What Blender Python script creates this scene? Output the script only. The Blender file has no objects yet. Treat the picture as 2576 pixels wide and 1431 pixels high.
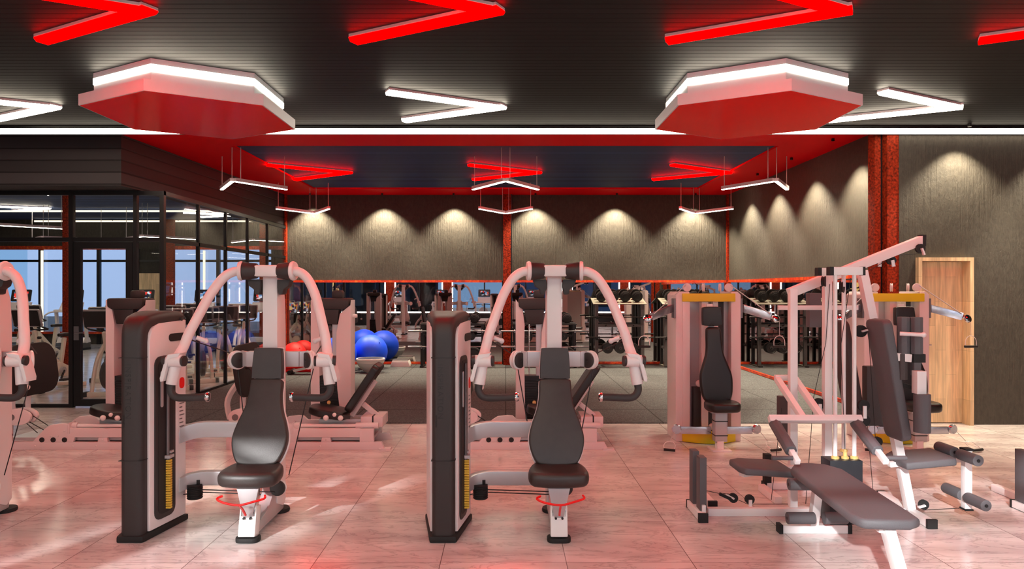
import bpy, bmesh, math, random
from mathutils import Vector, Matrix
random.seed(7)
SC = bpy.context.scene
COL = SC.collection
# ---------------------------------------------------------------- camera (photo treated as 2576x1431)
W_, H_ = 2576, 1431
F_, CX_, CY_, CH_ = 1786.0, 1272.0, 728.0, 1.7      # focal px, vanishing point, eye height
cam_d = bpy.data.cameras.new('camera'); cam = bpy.data.objects.new('camera', cam_d); COL.objects.link(cam)
cam.location = (0, 0, CH_); cam.rotation_euler = (math.pi/2, 0, 0)
cam_d.sensor_width = 36; cam_d.lens = 36*F_/W_
cam_d.shift_x = (W_/2-CX_)/W_; cam_d.shift_y = (CY_-H_/2)/W_
cam_d.clip_start = 0.05; cam_d.clip_end = 200
SC.camera = cam
# ---------------------------------------------------------------- render look, world, sun
SC.view_settings.view_transform = 'Standard'; SC.view_settings.look = 'None'
SC.view_settings.gamma = 1; SC.view_settings.use_curve_mapping = False
SC.view_settings.exposure = 0.46
SC.cycles.use_denoising = True
SC.cycles.max_bounces = 7; SC.cycles.diffuse_bounces = 3; SC.cycles.glossy_bounces = 4
SC.cycles.transmission_bounces = 4; SC.cycles.transparent_max_bounces = 10
SC.cycles.sample_clamp_indirect = 3.0; SC.cycles.caustics_reflective = False; SC.cycles.caustics_refractive = False
world = bpy.data.worlds.new('dusk_sky'); SC.world = world; world.use_nodes = True
wn = world.node_tree; wn.nodes.clear()
_o = wn.nodes.new('ShaderNodeOutputWorld'); _b = wn.nodes.new('ShaderNodeBackground')
_g = wn.nodes.new('ShaderNodeTexGradient'); _tc = wn.nodes.new('ShaderNodeTexCoord'); _sx = wn.nodes.new('ShaderNodeSeparateXYZ')
_r = wn.nodes.new('ShaderNodeValToRGB')
_r.color_ramp.elements[0].position = 0.0; _r.color_ramp.elements[0].color = (.20,.36,.60,1)
_r.color_ramp.elements[1].position = .55; _r.color_ramp.elements[1].color = (.10,.19,.36,1)
wn.links.new(_tc.outputs['Generated'], _sx.inputs[0]); wn.links.new(_sx.outputs[2], _r.inputs[0])
wn.links.new(_r.outputs[0], _b.inputs[0]); _b.inputs[1].default_value = 1.0
wn.links.new(_b.outputs[0], _o.inputs[0])
sun_d = bpy.data.lights.new('low_sun', 'SUN'); sun = bpy.data.objects.new('low_sun', sun_d); COL.objects.link(sun)
sun_d.energy = 4.6; sun_d.angle = math.radians(1.0); sun_d.color = (1.0, .97, .95)
SUND = Vector((.19, .42, -.185)).normalized()
sun.rotation_euler = SUND.to_track_quat('-Z', 'Y').to_euler(); sun.location = (-4, -9, 6)
SPOT_W = 430.0        # wall-washer spots
RED_L, WHITE_L, PEND_L, HEX_L, STRIP_L = 22.0, 22.0, 15.0, 15.0, 9.0   # emission of the lamps
WARM = (1.0, .87, .68)

# ---------------------------------------------------------------- helpers
def lin(c):
    return tuple(((v/255)/12.92 if v/255 <= .04045 else ((v/255+.055)/1.055)**2.4) for v in c)
MATS = {}
def mat(name, rgb, rough=.5, metal=0.0, noise=None, bump=None, spec=None, coat=0.0):
    """rgb in sRGB 0-255. noise=(scale, amount) mottles the colour, bump=(scale, strength)"""
    m = bpy.data.materials.new(name); m.use_nodes = True; MATS[name] = m
    nt = m.node_tree; p = nt.nodes['Principled BSDF']; c = lin(rgb)+(1,)
    p.inputs['Base Color'].default_value = c; p.inputs['Roughness'].default_value = rough
    p.inputs['Metallic'].default_value = metal
    if spec is not None: p.inputs['Specular IOR Level'].default_value = spec
    if coat: p.inputs['Coat Weight'].default_value = coat; p.inputs['Coat Roughness'].default_value = .1
    tc = nt.nodes.new('ShaderNodeTexCoord')
    if noise:
        n = nt.nodes.new('ShaderNodeTexNoise'); n.inputs['Scale'].default_value = noise[0]; n.inputs['Detail'].default_value = 5
        r = nt.nodes.new('ShaderNodeValToRGB'); a = noise[1]
        r.color_ramp.elements[0].position = .3; r.color_ramp.elements[1].position = .7
        r.color_ramp.elements[0].color = tuple(v*(1-a) for v in c[:3])+(1,)
        r.color_ramp.elements[1].color = tuple(min(1, v*(1+a)) for v in c[:3])+(1,)
        nt.links.new(tc.outputs['Object'], n.inputs[0]); nt.links.new(n.outputs[0], r.inputs[0])
        nt.links.new(r.outputs[0], p.inputs['Base Color'])
    if bump:
        n = nt.nodes.new('ShaderNodeTexNoise'); n.inputs['Scale'].default_value = bump[0]; n.inputs['Detail'].default_value = 3
        b = nt.nodes.new('ShaderNodeBump'); b.inputs['Strength'].default_value = bump[1]; b.inputs['Distance'].default_value = .01
        nt.links.new(tc.outputs['Object'], n.inputs[0]); nt.links.new(n.outputs[0], b.inputs['Height'])
        nt.links.new(b.outputs[0], p.inputs['Normal'])
    return m
def emat(name, rgb, strength):
    m = bpy.data.materials.new(name); m.use_nodes = True; MATS[name] = m
    nt = m.node_tree; nt.nodes.clear()
    e = nt.nodes.new('ShaderNodeEmission'); o = nt.nodes.new('ShaderNodeOutputMaterial')
    e.inputs[0].default_value = tuple(rgb)+(1,); e.inputs[1].default_value = strength
    nt.links.new(e.outputs[0], o.inputs[0]); return m

class B:
    """collects shapes into ONE bmesh"""
    def __init__(s): s.bm = bmesh.new()
    def quad(s, pts):
        vs = [s.bm.verts.new(p) for p in pts]; s.bm.faces.new(vs); return s
    def hexa(s, lo, hi):
        n = len(lo); a = [s.bm.verts.new(p) for p in lo]; b = [s.bm.verts.new(p) for p in hi]
        s.bm.faces.new(a[::-1]); s.bm.faces.new(b)
        for i in range(n):
            j = (i+1) % n; s.bm.faces.new((a[i], a[j], b[j], b[i]))
        return s
    def box(s, x0, x1, y0, y1, z0, z1):
        return s.hexa([(x0,y0,z0),(x1,y0,z0),(x1,y1,z0),(x0,y1,z0)], [(x0,y0,z1),(x1,y0,z1),(x1,y1,z1),(x0,y1,z1)])
    def bar(s, p, q, w, h=None, up=(0,0,1)):
        """rectangular tube; w across, h along 'up'"""
        h = h or w; p, q = Vector(p), Vector(q); d = (q-p).normalized(); u = Vector(up)
        if abs(d.dot(u)) > .98: u = Vector((0,1,0))
        r = d.cross(u).normalized(); u = r.cross(d).normalized()
        o = [r*(-w/2)+u*(-h/2), r*(w/2)+u*(-h/2), r*(w/2)+u*(h/2), r*(-w/2)+u*(h/2)]
        return s.hexa([q+k for k in o], [p+k for k in o])
    def ring(s, c, d, r, n, ref=None):
        d = Vector(d).normalized(); ref = ref or (Vector((0,0,1)) if abs(d.z) < .9 else Vector((1,0,0)))
        a = d.cross(ref).normalized(); b = d.cross(a).normalized()
        return [s.bm.verts.new(Vector(c)+a*(r*math.cos(2*math.pi*i/n))+b*(r*math.sin(2*math.pi*i/n))) for i in range(n)]
    def cyl(s, p, q, r, r2=None, n=20):
        p, q = Vector(p), Vector(q); d = q-p; r2 = r if r2 is None else r2
        a = s.ring(p, d, r, n); b = s.ring(q, d, r2, n)
        for i in range(n):
            j = (i+1) % n; s.bm.faces.new((a[i], b[i], b[j], a[j]))
        s.bm.faces.new(a); s.bm.faces.new(b[::-1]); return s
    def tube(s, pts, r, n=12, sub=0, closed=False):
        P = [Vector(p) for p in pts]
        if sub: P = catmull(P, sub, closed)
        m = len(P); rings = []; ref = None
        for i, p in enumerate(P):
            if closed: d = P[(i+1) % m]-P[i-1]
            else: d = P[min(i+1, m-1)]-P[max(i-1, 0)]
            d.normalize()
            if ref is None: ref = Vector((0,0,1)) if abs(d.z) < .9 else Vector((1,0,0))
            a = (ref-d*ref.dot(d)).normalized(); b = d.cross(a); ref = a
            rr = r[min(i, len(r)-1)] if isinstance(r, (list, tuple)) else r
            rings.append([s.bm.verts.new(p+a*(rr*math.cos(2*math.pi*k/n))+b*(rr*math.sin(2*math.pi*k/n))) for k in range(n)])
        for i in range(m if closed else m-1):
            A, C = rings[i], rings[(i+1) % m]
            for k in range(n):
                l = (k+1) % n; s.bm.faces.new((A[k], A[l], C[l], C[k]))
        if not closed: s.bm.faces.new(rings[0][::-1]); s.bm.faces.new(rings[-1])
        return s
    def prism(s, poly, vec):
        """poly: 3-D points of a flat outline, vec: extrusion"""
        v = Vector(vec); P = [Vector(p) for p in poly]
        nrm = Vector((0,0,0))
        for i in range(len(P)): nrm += P[i].cross(P[(i+1) % len(P)])
        if nrm.dot(v) < 0: P = P[::-1]
        return s.hexa(P, [p+v for p in P])
    def lathe(s, prof, o=(0,0,0), ax=(0,0,1), n=28):
        """prof: (radius, height along ax)"""
        o = Vector(o); ax = Vector(ax).normalized(); rings = []
        for r, h in prof:
            c = o+ax*h
            rings.append([s.bm.verts.new(c)] if r < 1e-5 else s.ring(c, ax, r, n))
        for A, C in zip(rings[:-1], rings[1:]):
            if len(A) == 1 and len(C) == 1: continue
            for k in range(n):
                l = (k+1) % n
                if len(A) == 1: s.bm.faces.new((A[0], C[k], C[l]))
                elif len(C) == 1: s.bm.faces.new((A[l], A[k], C[0]))
                else: s.bm.faces.new((A[l], A[k], C[k], C[l]))
        return s
    def ball(s, c, r, sc=(1,1,1), n=20):
        m = Matrix.Translation(c) @ Matrix.Diagonal((r*sc[0], r*sc[1], r*sc[2], 1))
        bmesh.ops.create_uvsphere(s.bm, u_segments=n, v_segments=max(6, n*2//3), radius=1, matrix=m); return s
    def xf(s, M):
        bmesh.ops.transform(s.bm, matrix=M, verts=s.bm.verts); return s
    def build(s, name, m, parent=None, bevel=0, seg=2, ang=38, loc=None):
        bm = s.bm
        bmesh.ops.recalc_face_normals(bm, faces=bm.faces)
        if bevel:
            es = [e for e in bm.edges if len(e.link_faces) == 2 and e.calc_face_angle(0) > math.radians(ang)]
            bmesh.ops.bevel(bm, geom=es, offset=bevel, segments=seg, profile=.6, affect='EDGES', clamp_overlap=True)
        me = bpy.data.meshes.new(name); bm.to_mesh(me); bm.free()
        me.polygons.foreach_set('use_smooth', [True]*len(me.polygons))
        me.set_sharp_from_angle(angle=math.radians(ang if not bevel else 50))
        me.materials.append(MATS[m] if isinstance(m, str) else m)
        o = bpy.data.objects.new(name, me); COL.objects.link(o)
        if parent: o.parent = parent
        if loc: o.location = loc
        return o
def catmull(P, sub, closed=False):
    out = []; m = len(P)
    for i in range(m if closed else m-1):
        if closed: a, b, c, d = P[i-1], P[i], P[(i+1) % m], P[(i+2) % m]
        else: a, b, c, d = P[max(i-1, 0)], P[i], P[i+1], P[min(i+2, m-1)]
        for k in range(sub):
            t = k/sub; out.append(.5*((2*b)+(c-a)*t+(2*a-5*b+4*c-d)*t*t+(3*b-a-3*c+d)*t**3))
    if not closed: out.append(P[-1])
    return out
def outline(pts, sub=4):
    return [tuple(v) for v in catmull([Vector((p[0], p[1], 0)) for p in pts], sub, True)]
def rrect(w, h, r, n=4, cx=0, cy=0):
    out = []
    for sx, sy, a0 in ((1,1,0),(-1,1,90),(-1,-1,180),(1,-1,270)):
        for k in range(n+1):
            a = math.radians(a0+90*k/n); out.append((cx+sx*(w/2-r)+r*math.cos(a), cy+sy*(h/2-r)+r*math.sin(a)))
    return out
def tag(o, label, cat, group=None):
    o['label'] = label; o['category'] = cat
    if group: o['group'] = group
    return o
def thing(name, label, cat, loc=(0,0,0), rz=0, group=None):
    o = bpy.data.objects.new(name, None); COL.objects.link(o); o.location = loc; o.rotation_euler = (0,0,rz)
    o.empty_display_size = .1
    return tag(o, label, cat, group)
def struct(o): o['kind'] = 'structure'; return o
KIDS = {}
def kids(o): return [c for c in bpy.data.objects if c.parent == o]
def dup(root, label=None, loc=None, rz=None, group=None):
    def cp(o, par):
        c = o.copy(); COL.objects.link(c)
        if par: c.parent = par
        for k in kids(o):
            if k is not c: cp(k, c)
        return c
    r = cp(root, None)
    if loc is not None: r.location = loc
    if rz is not None: r.rotation_euler = (0,0,rz)
    if label: r['label'] = label
    if group: r['group'] = group
    return r
def at(px, py, D):
    """a photo pixel at distance D becomes a point of the room"""
    return Vector(((px-CX_)*D/F_, D, CH_+(CY_-py)*D/F_))

# ---------------------------------------------------------------- materials
mat('white_paint', (226,218,218), .35, bump=(300,.05))
mat('white_gloss', (235,232,230), .22)
mat('silver_paint', (186,182,184), .35, .4)
mat('chrome', (220,220,222), .12, 1.0)
mat('steel', (150,150,155), .3, .9)
mat('black_shroud', (44,38,37), .5, bump=(500,.12))
mat('black_plastic', (24,22,22), .45)
mat('black_metal', (26,25,26), .4, .3)
mat('rubber_black', (20,19,19), .7, bump=(200,.2))
mat('pad_leather', (50,44,42), .42, noise=(18,.08), bump=(260,.12))
mat('pad_black', (22,19,19), .38, bump=(200,.1))
mat('pad_grey', (88,86,90), .62, bump=(180,.15))
mat('grip_rubber', (48,44,44), .6, bump=(300,.2))
mat('recess_black', (28,24,24), .6)
mat('red_plastic', (230,10,8), .35)
mat('yellow_paint', (218,192,4), .45)
mat('plate_yellow', (225,180,60), .5)
mat('brass_knob', (225,190,120), .4, .2)
mat('ball_blue', (16,84,255), .5)
mat('mat_red', (235,12,12), .6)
mat('bosu_grey', (232,230,226), .5)
mat('bosu_black', (22,24,28), .5)
mat('bike_cream', (228,222,205), .32)
mat('rust_column', (128,36,12), .7, .0, noise=(34,.75), bump=(40,.3), spec=.15)
mat('frame_black', (20,20,23), .4, .3)
mat('bolt_grey', (120,112,112), .4, .6)
mat('screen_glass', (14,14,16), .1)
mat('sign_gold', (245,200,110), .4)
mat('lamp_body', (196,176,182), .4)
mat('hex_side', (212,232,240), .5, bump=(60,.05))
mat('plastic_red_matte', (190,12,12), .5)
mat('cable', (18,16,16), .5)
mat('cable_light', (190,185,185), .4)
mat('building_dark', (38,48,66), .8)
mat('building_pale', (130,150,180), .8)
mat('asphalt', (60,66,74), .8, noise=(3,.2))
mat('leaf_dark', (24,34,30), .8)
emat('red_led', (1.0, .0, .0), RED_L)
emat('white_led', WARM, WHITE_L)
emat('pendant_led', WARM, PEND_L)
emat('hex_led', WARM, HEX_L)
emat('strip_led', WARM, STRIP_L)
emat('window_led', (1.0,.93,.82), 12.0)
emat('spin_strip', (1.0,.86,.66), 1.1)
emat('sign_glow', (1.0,.62,.2), 1.6)
def glass_mat():
    m = bpy.data.materials.new('clear_glass'); m.use_nodes = True; MATS['clear_glass'] = m
    nt = m.node_tree; nt.nodes.clear(); N = nt.nodes.new; L = nt.links.new
    o = N('ShaderNodeOutputMaterial'); t = N('ShaderNodeBsdfTransparent'); g = N('ShaderNodeBsdfGlossy'); x = N('ShaderNodeMixShader')
    ge = N('ShaderNodeNewGeometry'); dt = N('ShaderNodeVectorMath'); dt.operation = 'DOT_PRODUCT'; L(ge.outputs['Normal'], dt.inputs[0]); L(ge.outputs['Incoming'], dt.inputs[1])
    ab = N('ShaderNodeMath'); ab.operation = 'ABSOLUTE'; L(dt.outputs['Value'], ab.inputs[0])
    sb_ = N('ShaderNodeMath'); sb_.operation = 'SUBTRACT'; sb_.inputs[0].default_value = 1.0; L(ab.outputs[0], sb_.inputs[1])
    pw = N('ShaderNodeMath'); pw.operation = 'POWER'; pw.inputs[1].default_value = 4.0; L(sb_.outputs[0], pw.inputs[0])
    f = N('ShaderNodeMath'); f.operation = 'MULTIPLY_ADD'; f.inputs[1].default_value = .55; f.inputs[2].default_value = .025; L(pw.outputs[0], f.inputs[0])
    t.inputs[0].default_value = (.97,.98,.985,1); g.inputs[0].default_value = (1,1,1,1); g.inputs['Roughness'].default_value = .01
    L(f.outputs[0], x.inputs[0]); L(t.outputs[0], x.inputs[1]); L(g.outputs[0], x.inputs[2]); L(x.outputs[0], o.inputs[0])
glass_mat()
m = mat('mirror', (200,196,196), .01, 1.0)
# ceiling: black boards with fine grooves across the room
def grooved(name, rgb, spacing, axis, rough=.6, strength=.7):
    m = mat(name, rgb, rough, spec=.2); nt = m.node_tree; N = nt.nodes.new; L = nt.links.new; p = nt.nodes['Principled BSDF']
    g = N('ShaderNodeNewGeometry'); s = N('ShaderNodeSeparateXYZ'); L(g.outputs['Position'], s.inputs[0])
    md = N('ShaderNodeMath'); md.operation = 'DIVIDE'; md.inputs[1].default_value = spacing
    L(s.outputs[axis], md.inputs[0])
    fr = N('ShaderNodeMath'); fr.operation = 'FRACT'; L(md.outputs[0], fr.inputs[0])
    fl = N('ShaderNodeMath'); fl.operation = 'FLOOR'; L(md.outputs[0], fl.inputs[0])
    wn_ = N('ShaderNodeTexWhiteNoise'); wn_.noise_dimensions = '1D'; L(fl.outputs[0], wn_.inputs['W'])
    r = N('ShaderNodeValToRGB'); r.color_ramp.interpolation = 'LINEAR'
    r.color_ramp.elements[0].position = .06; r.color_ramp.elements[0].color = (0,0,0,1)
    r.color_ramp.elements[1].position = .16; r.color_ramp.elements[1].color = (1,1,1,1)
    L(fr.outputs[0], r.inputs[0])
    c = lin(rgb)
    mx = N('ShaderNodeMix'); mx.data_type = 'RGBA'
    mx.inputs[6].default_value = tuple(v*.75 for v in c)+(1,); mx.inputs[7].default_value = tuple(v*1.25 for v in c)+(1,)
    L(wn_.outputs[0], mx.inputs[0])
    m2 = N('ShaderNodeMix'); m2.data_type = 'RGBA'; m2.inputs[6].default_value = tuple(v*.35 for v in c)+(1,)
    L(r.outputs[0], m2.inputs[0]); L(mx.outputs[2], m2.inputs[7]); L(m2.outputs[2], p.inputs['Base Color'])
    b = N('ShaderNodeBump'); b.inputs['Strength'].default_value = strength; b.inputs['Distance'].default_value = .01
    L(r.outputs[0], b.inputs['Height']); L(b.outputs[0], p.inputs['Normal'])
grooved('ceiling_boards', (16,14,17), .088, 1)
grooved('bulkhead_boards', (62,58,60), .165, 2)
grooved('recess_boards', (58,78,120), .088, 1)
mat('soffit_red', (255,2,22), .6, spec=.1)
# wall: dark scraped plaster
def plaster(name, rgb):
    m = mat(name, rgb, .72); nt = m.node_tree; N = nt.nodes.new; L = nt.links.new; p = nt.nodes['Principled BSDF']
    g = N('ShaderNodeNewGeometry'); mp = N('ShaderNodeMapping'); mp.inputs['Scale'].default_value = (14,14,7); L(g.outputs['Position'], mp.inputs[0])
    n = N('ShaderNodeTexNoise'); n.inputs['Scale'].default_value = 1.9; n.inputs['Detail'].default_value = 8; n.inputs['Roughness'].default_value = .7; L(mp.outputs[0], n.inputs[0])
    mp2 = N('ShaderNodeMapping'); mp2.inputs['Scale'].default_value = (40,40,1.2); L(g.outputs['Position'], mp2.inputs[0])
    n2 = N('ShaderNodeTexNoise'); n2.inputs['Scale'].default_value = 1; n2.inputs['Detail'].default_value = 4; L(mp2.outputs[0], n2.inputs[0])
    a = N('ShaderNodeMath'); a.operation = 'ADD'; L(n.outputs[0], a.inputs[0]); L(n2.outputs[0], a.inputs[1])
    b = N('ShaderNodeBump'); b.inputs['Strength'].default_value = .7; b.inputs['Distance'].default_value = .02
    L(a.outputs[0], b.inputs['Height']); L(b.outputs[0], p.inputs['Normal'])
    r = N('ShaderNodeValToRGB'); c = lin(rgb); r.color_ramp.elements[0].position = .35; r.color_ramp.elements[1].position = .7
    r.color_ramp.elements[0].color = tuple(v*.7 for v in c)+(1,); r.color_ramp.elements[1].color = tuple(v*1.2 for v in c)+(1,)
    L(n.outputs[0], r.inputs[0]); L(r.outputs[0], p.inputs['Base Color'])
plaster('plaster_dark', (62,57,49))
# floor: polished pale marble, tiles .784 m
def marble():
    m = mat('marble', (214,206,204), .13); nt = m.node_tree; N = nt.nodes.new; L = nt.links.new; p = nt.nodes['Principled BSDF']
    g = N('ShaderNodeNewGeometry')
    tw = .784
    mp = N('ShaderNodeMapping'); mp.inputs['Location'].default_value = (-(.378/tw), -(4.426/tw)+8, 0); mp.inputs['Scale'].default_value = (1/tw,)*3
    L(g.outputs['Position'], mp.inputs[0])
    s = N('ShaderNodeSeparateXYZ'); L(mp.outputs[0], s.inputs[0])
    outs = []; cells = []
    for k in (0, 1):
        fr = N('ShaderNodeMath'); fr.operation = 'FRACT'; L(s.outputs[k], fr.inputs[0])
        pp = N('ShaderNodeMath'); pp.operation = 'PINGPONG'; pp.inputs[1].default_value = .5; L(fr.outputs[0], pp.inputs[0])
        lt = N('ShaderNodeMath'); lt.operation = 'LESS_THAN'; lt.inputs[1].default_value = .0032; L(pp.outputs[0], lt.inputs[0]); outs.append(lt)
        fl = N('ShaderNodeMath'); fl.operation = 'FLOOR'; L(s.outputs[k], fl.inputs[0]); cells.append(fl)
    mxx = N('ShaderNodeMath'); mxx.operation = 'MAXIMUM'; L(outs[0].outputs[0], mxx.inputs[0]); L(outs[1].outputs[0], mxx.inputs[1])
    cb = N('ShaderNodeCombineXYZ'); L(cells[0].outputs[0], cb.inputs[0]); L(cells[1].outputs[0], cb.inputs[1])
    wnn = N('ShaderNodeTexWhiteNoise'); wnn.noise_dimensions = '3D'; L(cb.outputs[0], wnn.inputs['Vector'])
    # each tile shifts and turns the veining
    vm = N('ShaderNodeVectorMath'); vm.operation = 'MULTIPLY_ADD'; vm.inputs[1].default_value = (9,9,9)
    L(wnn.outputs['Color'], vm.inputs[0]); L(g.outputs['Position'], vm.inputs[2])
    mv = N('ShaderNodeMapping'); mv.inputs['Rotation'].default_value = (0,0,.6); mv.inputs['Scale'].default_value = (1.0,3.4,1)
    L(vm.outputs[0], mv.inputs[0])
    n1 = N('ShaderNodeTexNoise'); n1.inputs['Scale'].default_value = 2.1; n1.inputs['Detail'].default_value = 9; n1.inputs['Roughness'].default_value = .62; n1.inputs['Distortion'].default_value = 1.2
    L(mv.outputs[0], n1.inputs[0])
    r = N('ShaderNodeValToRGB'); e = r.color_ramp.elements
    e[0].position = .47; e[0].color = (1,1,1,1); e[1].position = .53; e[1].color = (1,1,1,1)
    x = r.color_ramp.elements.new(.50); x.color = (.62,.60,.59,1)
    L(n1.outputs[0], r.inputs[0])
    n2 = N('ShaderNodeTexNoise'); n2.inputs['Scale'].default_value = 1.3; n2.inputs['Detail'].default_value = 4; L(mv.outputs[0], n2.inputs[0])
    r2 = N('ShaderNodeValToRGB'); r2.color_ramp.elements[0].position = .3; r2.color_ramp.elements[0].color = lin((190,178,176))+(1,)
    r2.color_ramp.elements[1].position = .72; r2.color_ramp.elements[1].color = lin((226,220,217))+(1,)
    L(n2.outputs[0], r2.inputs[0])
    mu = N('ShaderNodeMix'); mu.data_type = 'RGBA'; mu.blend_type = 'MULTIPLY'; mu.inputs[0].default_value = .75
    L(r2.outputs[0], mu.inputs[6]); L(r.outputs[0], mu.inputs[7])
    mj = N('ShaderNodeMix'); mj.data_type = 'RGBA'; mj.inputs[7].default_value = lin((120,104,100))+(1,)
    L(mxx.outputs[0], mj.inputs[0]); L(mu.outputs[2], mj.inputs[6]); L(mj.outputs[2], p.inputs['Base Color'])
    rr = N('ShaderNodeMapRange'); rr.inputs[3].default_value = .10; rr.inputs[4].default_value = .22; L(n2.outputs[0], rr.inputs[0]); L(rr.outputs[0], p.inputs['Roughness'])
marble()
def rubber_floor():
    m = mat('rubber_floor', (46,43,42), .85); nt = m.node_tree; N = nt.nodes.new; L = nt.links.new; p = nt.nodes['Principled BSDF']
    g = N('ShaderNodeNewGeometry')
    v = N('ShaderNodeTexNoise'); v.inputs['Scale'].default_value = 55; v.inputs['Detail'].default_value = 4; v.inputs['Roughness'].default_value = .8; L(g.outputs['Position'], v.inputs[0])
    r = N('ShaderNodeValToRGB'); r.color_ramp.elements[0].position = .42; r.color_ramp.elements[0].color = lin((44,46,47))+(1,)
    r.color_ramp.elements[1].position = .68; r.color_ramp.elements[1].color = lin((106,108,110))+(1,); L(v.outputs[0], r.inputs[0])
    s = N('ShaderNodeSeparateXYZ'); mp = N('ShaderNodeMapping'); mp.inputs['Location'].default_value = (10, -.5+9.5/1, 0); mp.inputs['Scale'].default_value = (.5,.5,1)
    L(g.outputs['Position'], mp.inputs[0]); L(mp.outputs[0], s.inputs[0]); o = []
    for k, wd in ((0,.004),(1,.006)):
        fr = N('ShaderNodeMath'); fr.operation = 'FRACT'; L(s.outputs[k], fr.inputs[0])
        pp = N('ShaderNodeMath'); pp.operation = 'PINGPONG'; pp.inputs[1].default_value = .5; L(fr.outputs[0], pp.inputs[0])
        lt = N('ShaderNodeMath'); lt.operation = 'LESS_THAN'; lt.inputs[1].default_value = wd; L(pp.outputs[0], lt.inputs[0]); o.append(lt)
    mx = N('ShaderNodeMath'); mx.operation = 'MAXIMUM'; L(o[0].outputs[0], mx.inputs[0]); L(o[1].outputs[0], mx.inputs[1])
    mj = N('ShaderNodeMix'); mj.data_type = 'RGBA'; mj.inputs[7].default_value = (.004,.004,.004,1)
    L(mx.outputs[0], mj.inputs[0]); L(r.outputs[0], mj.inputs[6]); L(mj.outputs[2], p.inputs['Base Color'])
rubber_floor()
def wood(name, rgb):
    m = mat(name, rgb, .5); nt = m.node_tree; N = nt.nodes.new; L = nt.links.new; p = nt.nodes['Principled BSDF']
    g = N('ShaderNodeNewGeometry'); mp = N('ShaderNodeMapping'); mp.inputs['Scale'].default_value = (14,14,1.1); L(g.outputs['Position'], mp.inputs[0])
    n = N('ShaderNodeTexNoise'); n.inputs['Scale'].default_value = 1.6; n.inputs['Detail'].default_value = 8; n.inputs['Distortion'].default_value = .6; L(mp.outputs[0], n.inputs[0])
    bk = N('ShaderNodeTexBrick'); bk.inputs['Scale'].default_value = 1; bk.inputs['Mortar Size'].default_value = .0015; bk.inputs['Brick Width'].default_value = .62; bk.inputs['Row Height'].default_value = .13
    bk.inputs['Color1'].default_value = (.85,.85,.85,1); bk.inputs['Color2'].default_value = (1.1,1.1,1.1,1); bk.inputs['Mortar'].default_value = (.6,.6,.6,1)
    mb = N('ShaderNodeMapping'); mb.inputs['Rotation'].default_value = (0, math.pi/2, math.pi/2)
    s = N('ShaderNodeSeparateXYZ'); L(g.outputs['Position'], s.inputs[0]); cb = N('ShaderNodeCombineXYZ'); L(s.outputs[2], cb.inputs[0]); L(s.outputs[0], cb.inputs[1]); L(cb.outputs[0], bk.inputs[0])
    r = N('ShaderNodeValToRGB'); c = lin(rgb); r.color_ramp.elements[0].position = .3; r.color_ramp.elements[1].position = .7
    r.color_ramp.elements[0].color = tuple(v*.72 for v in c)+(1,); r.color_ramp.elements[1].color = tuple(min(1,v*1.25) for v in c)+(1,); L(n.outputs[0], r.inputs[0])
    mu = N('ShaderNodeMix'); mu.data_type = 'RGBA'; mu.blend_type = 'MULTIPLY'; mu.inputs[0].default_value = 1
    L(r.outputs[0], mu.inputs[6]); L(bk.outputs[0], mu.inputs[7]); L(mu.outputs[2], p.inputs['Base Color'])
wood('oak', (222,194,154))
# trim strip: ember-red patchy band
def ember():
    m = mat('ember_trim', (180,50,16), .4); nt = m.node_tree; N = nt.nodes.new; L = nt.links.new; p = nt.nodes['Principled BSDF']
    g = N('ShaderNodeNewGeometry'); n = N('ShaderNodeTexNoise'); n.inputs['Scale'].default_value = 9; n.inputs['Detail'].default_value = 6; n.inputs['Roughness'].default_value = .8; L(g.outputs['Position'], n.inputs[0])
    r = N('ShaderNodeValToRGB'); e = r.color_ramp.elements; e[0].position = .38; e[0].color = lin((150,44,18))+(1,); e[1].position = .66; e[1].color = lin((235,120,40))+(1,)
    x = r.color_ramp.elements.new(.52); x.color = lin((200,52,20))+(1,); L(n.outputs[0], r.inputs[0]); L(r.outputs[0], p.inputs['Base Color'])
ember()
# ================================================================ THE SHELL
XL, XR, YB, YW = -10.0, 10.0, 16.0, -1.5      # hall sides, back wall, window wall behind the camera
ZC, ZR = 3.72, 3.83                            # front ceiling, raised rear ceiling
def sb(name, m, *boxes, bevel=0):
    b = B()
    for q in boxes: b.box(*q)
    return struct(b.build(name, m, bevel=bevel))
sb('floor', 'marble', (-16.5, 10.3, -1.8, 22.3, -.12, 0))
sb('floor_rubber', 'rubber_floor', (-4.93, 5.0, 9.0, 16.0, 0, .012))
sb('ceiling', 'ceiling_boards', (XL, XR, -1.8, 8.9, ZC, ZC+.25))
sb('ceiling_rear', 'recess_boards', (-16.5, 10.3, 8.9, 22.3, ZR+.03, ZR+.2))
# red frame of the rear ceiling (four sides, one flat soffit)
sb('ceiling_soffit', 'soffit_red', (-5.3, 5.0, 8.9, 10.54, ZR, ZR+.03), (-5.3, 5.0, 15.04, 16.0, ZR, ZR+.03),
   (-5.3, -4.06, 10.54, 15.04, ZR, ZR+.03), (4.06, 5.0, 10.54, 15.04, ZR, ZR+.03))
sb('ceiling_step', 'frame_black', (-16.5, 10.3, 8.9, 8.95, ZC-.005, ZR+.2))
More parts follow.
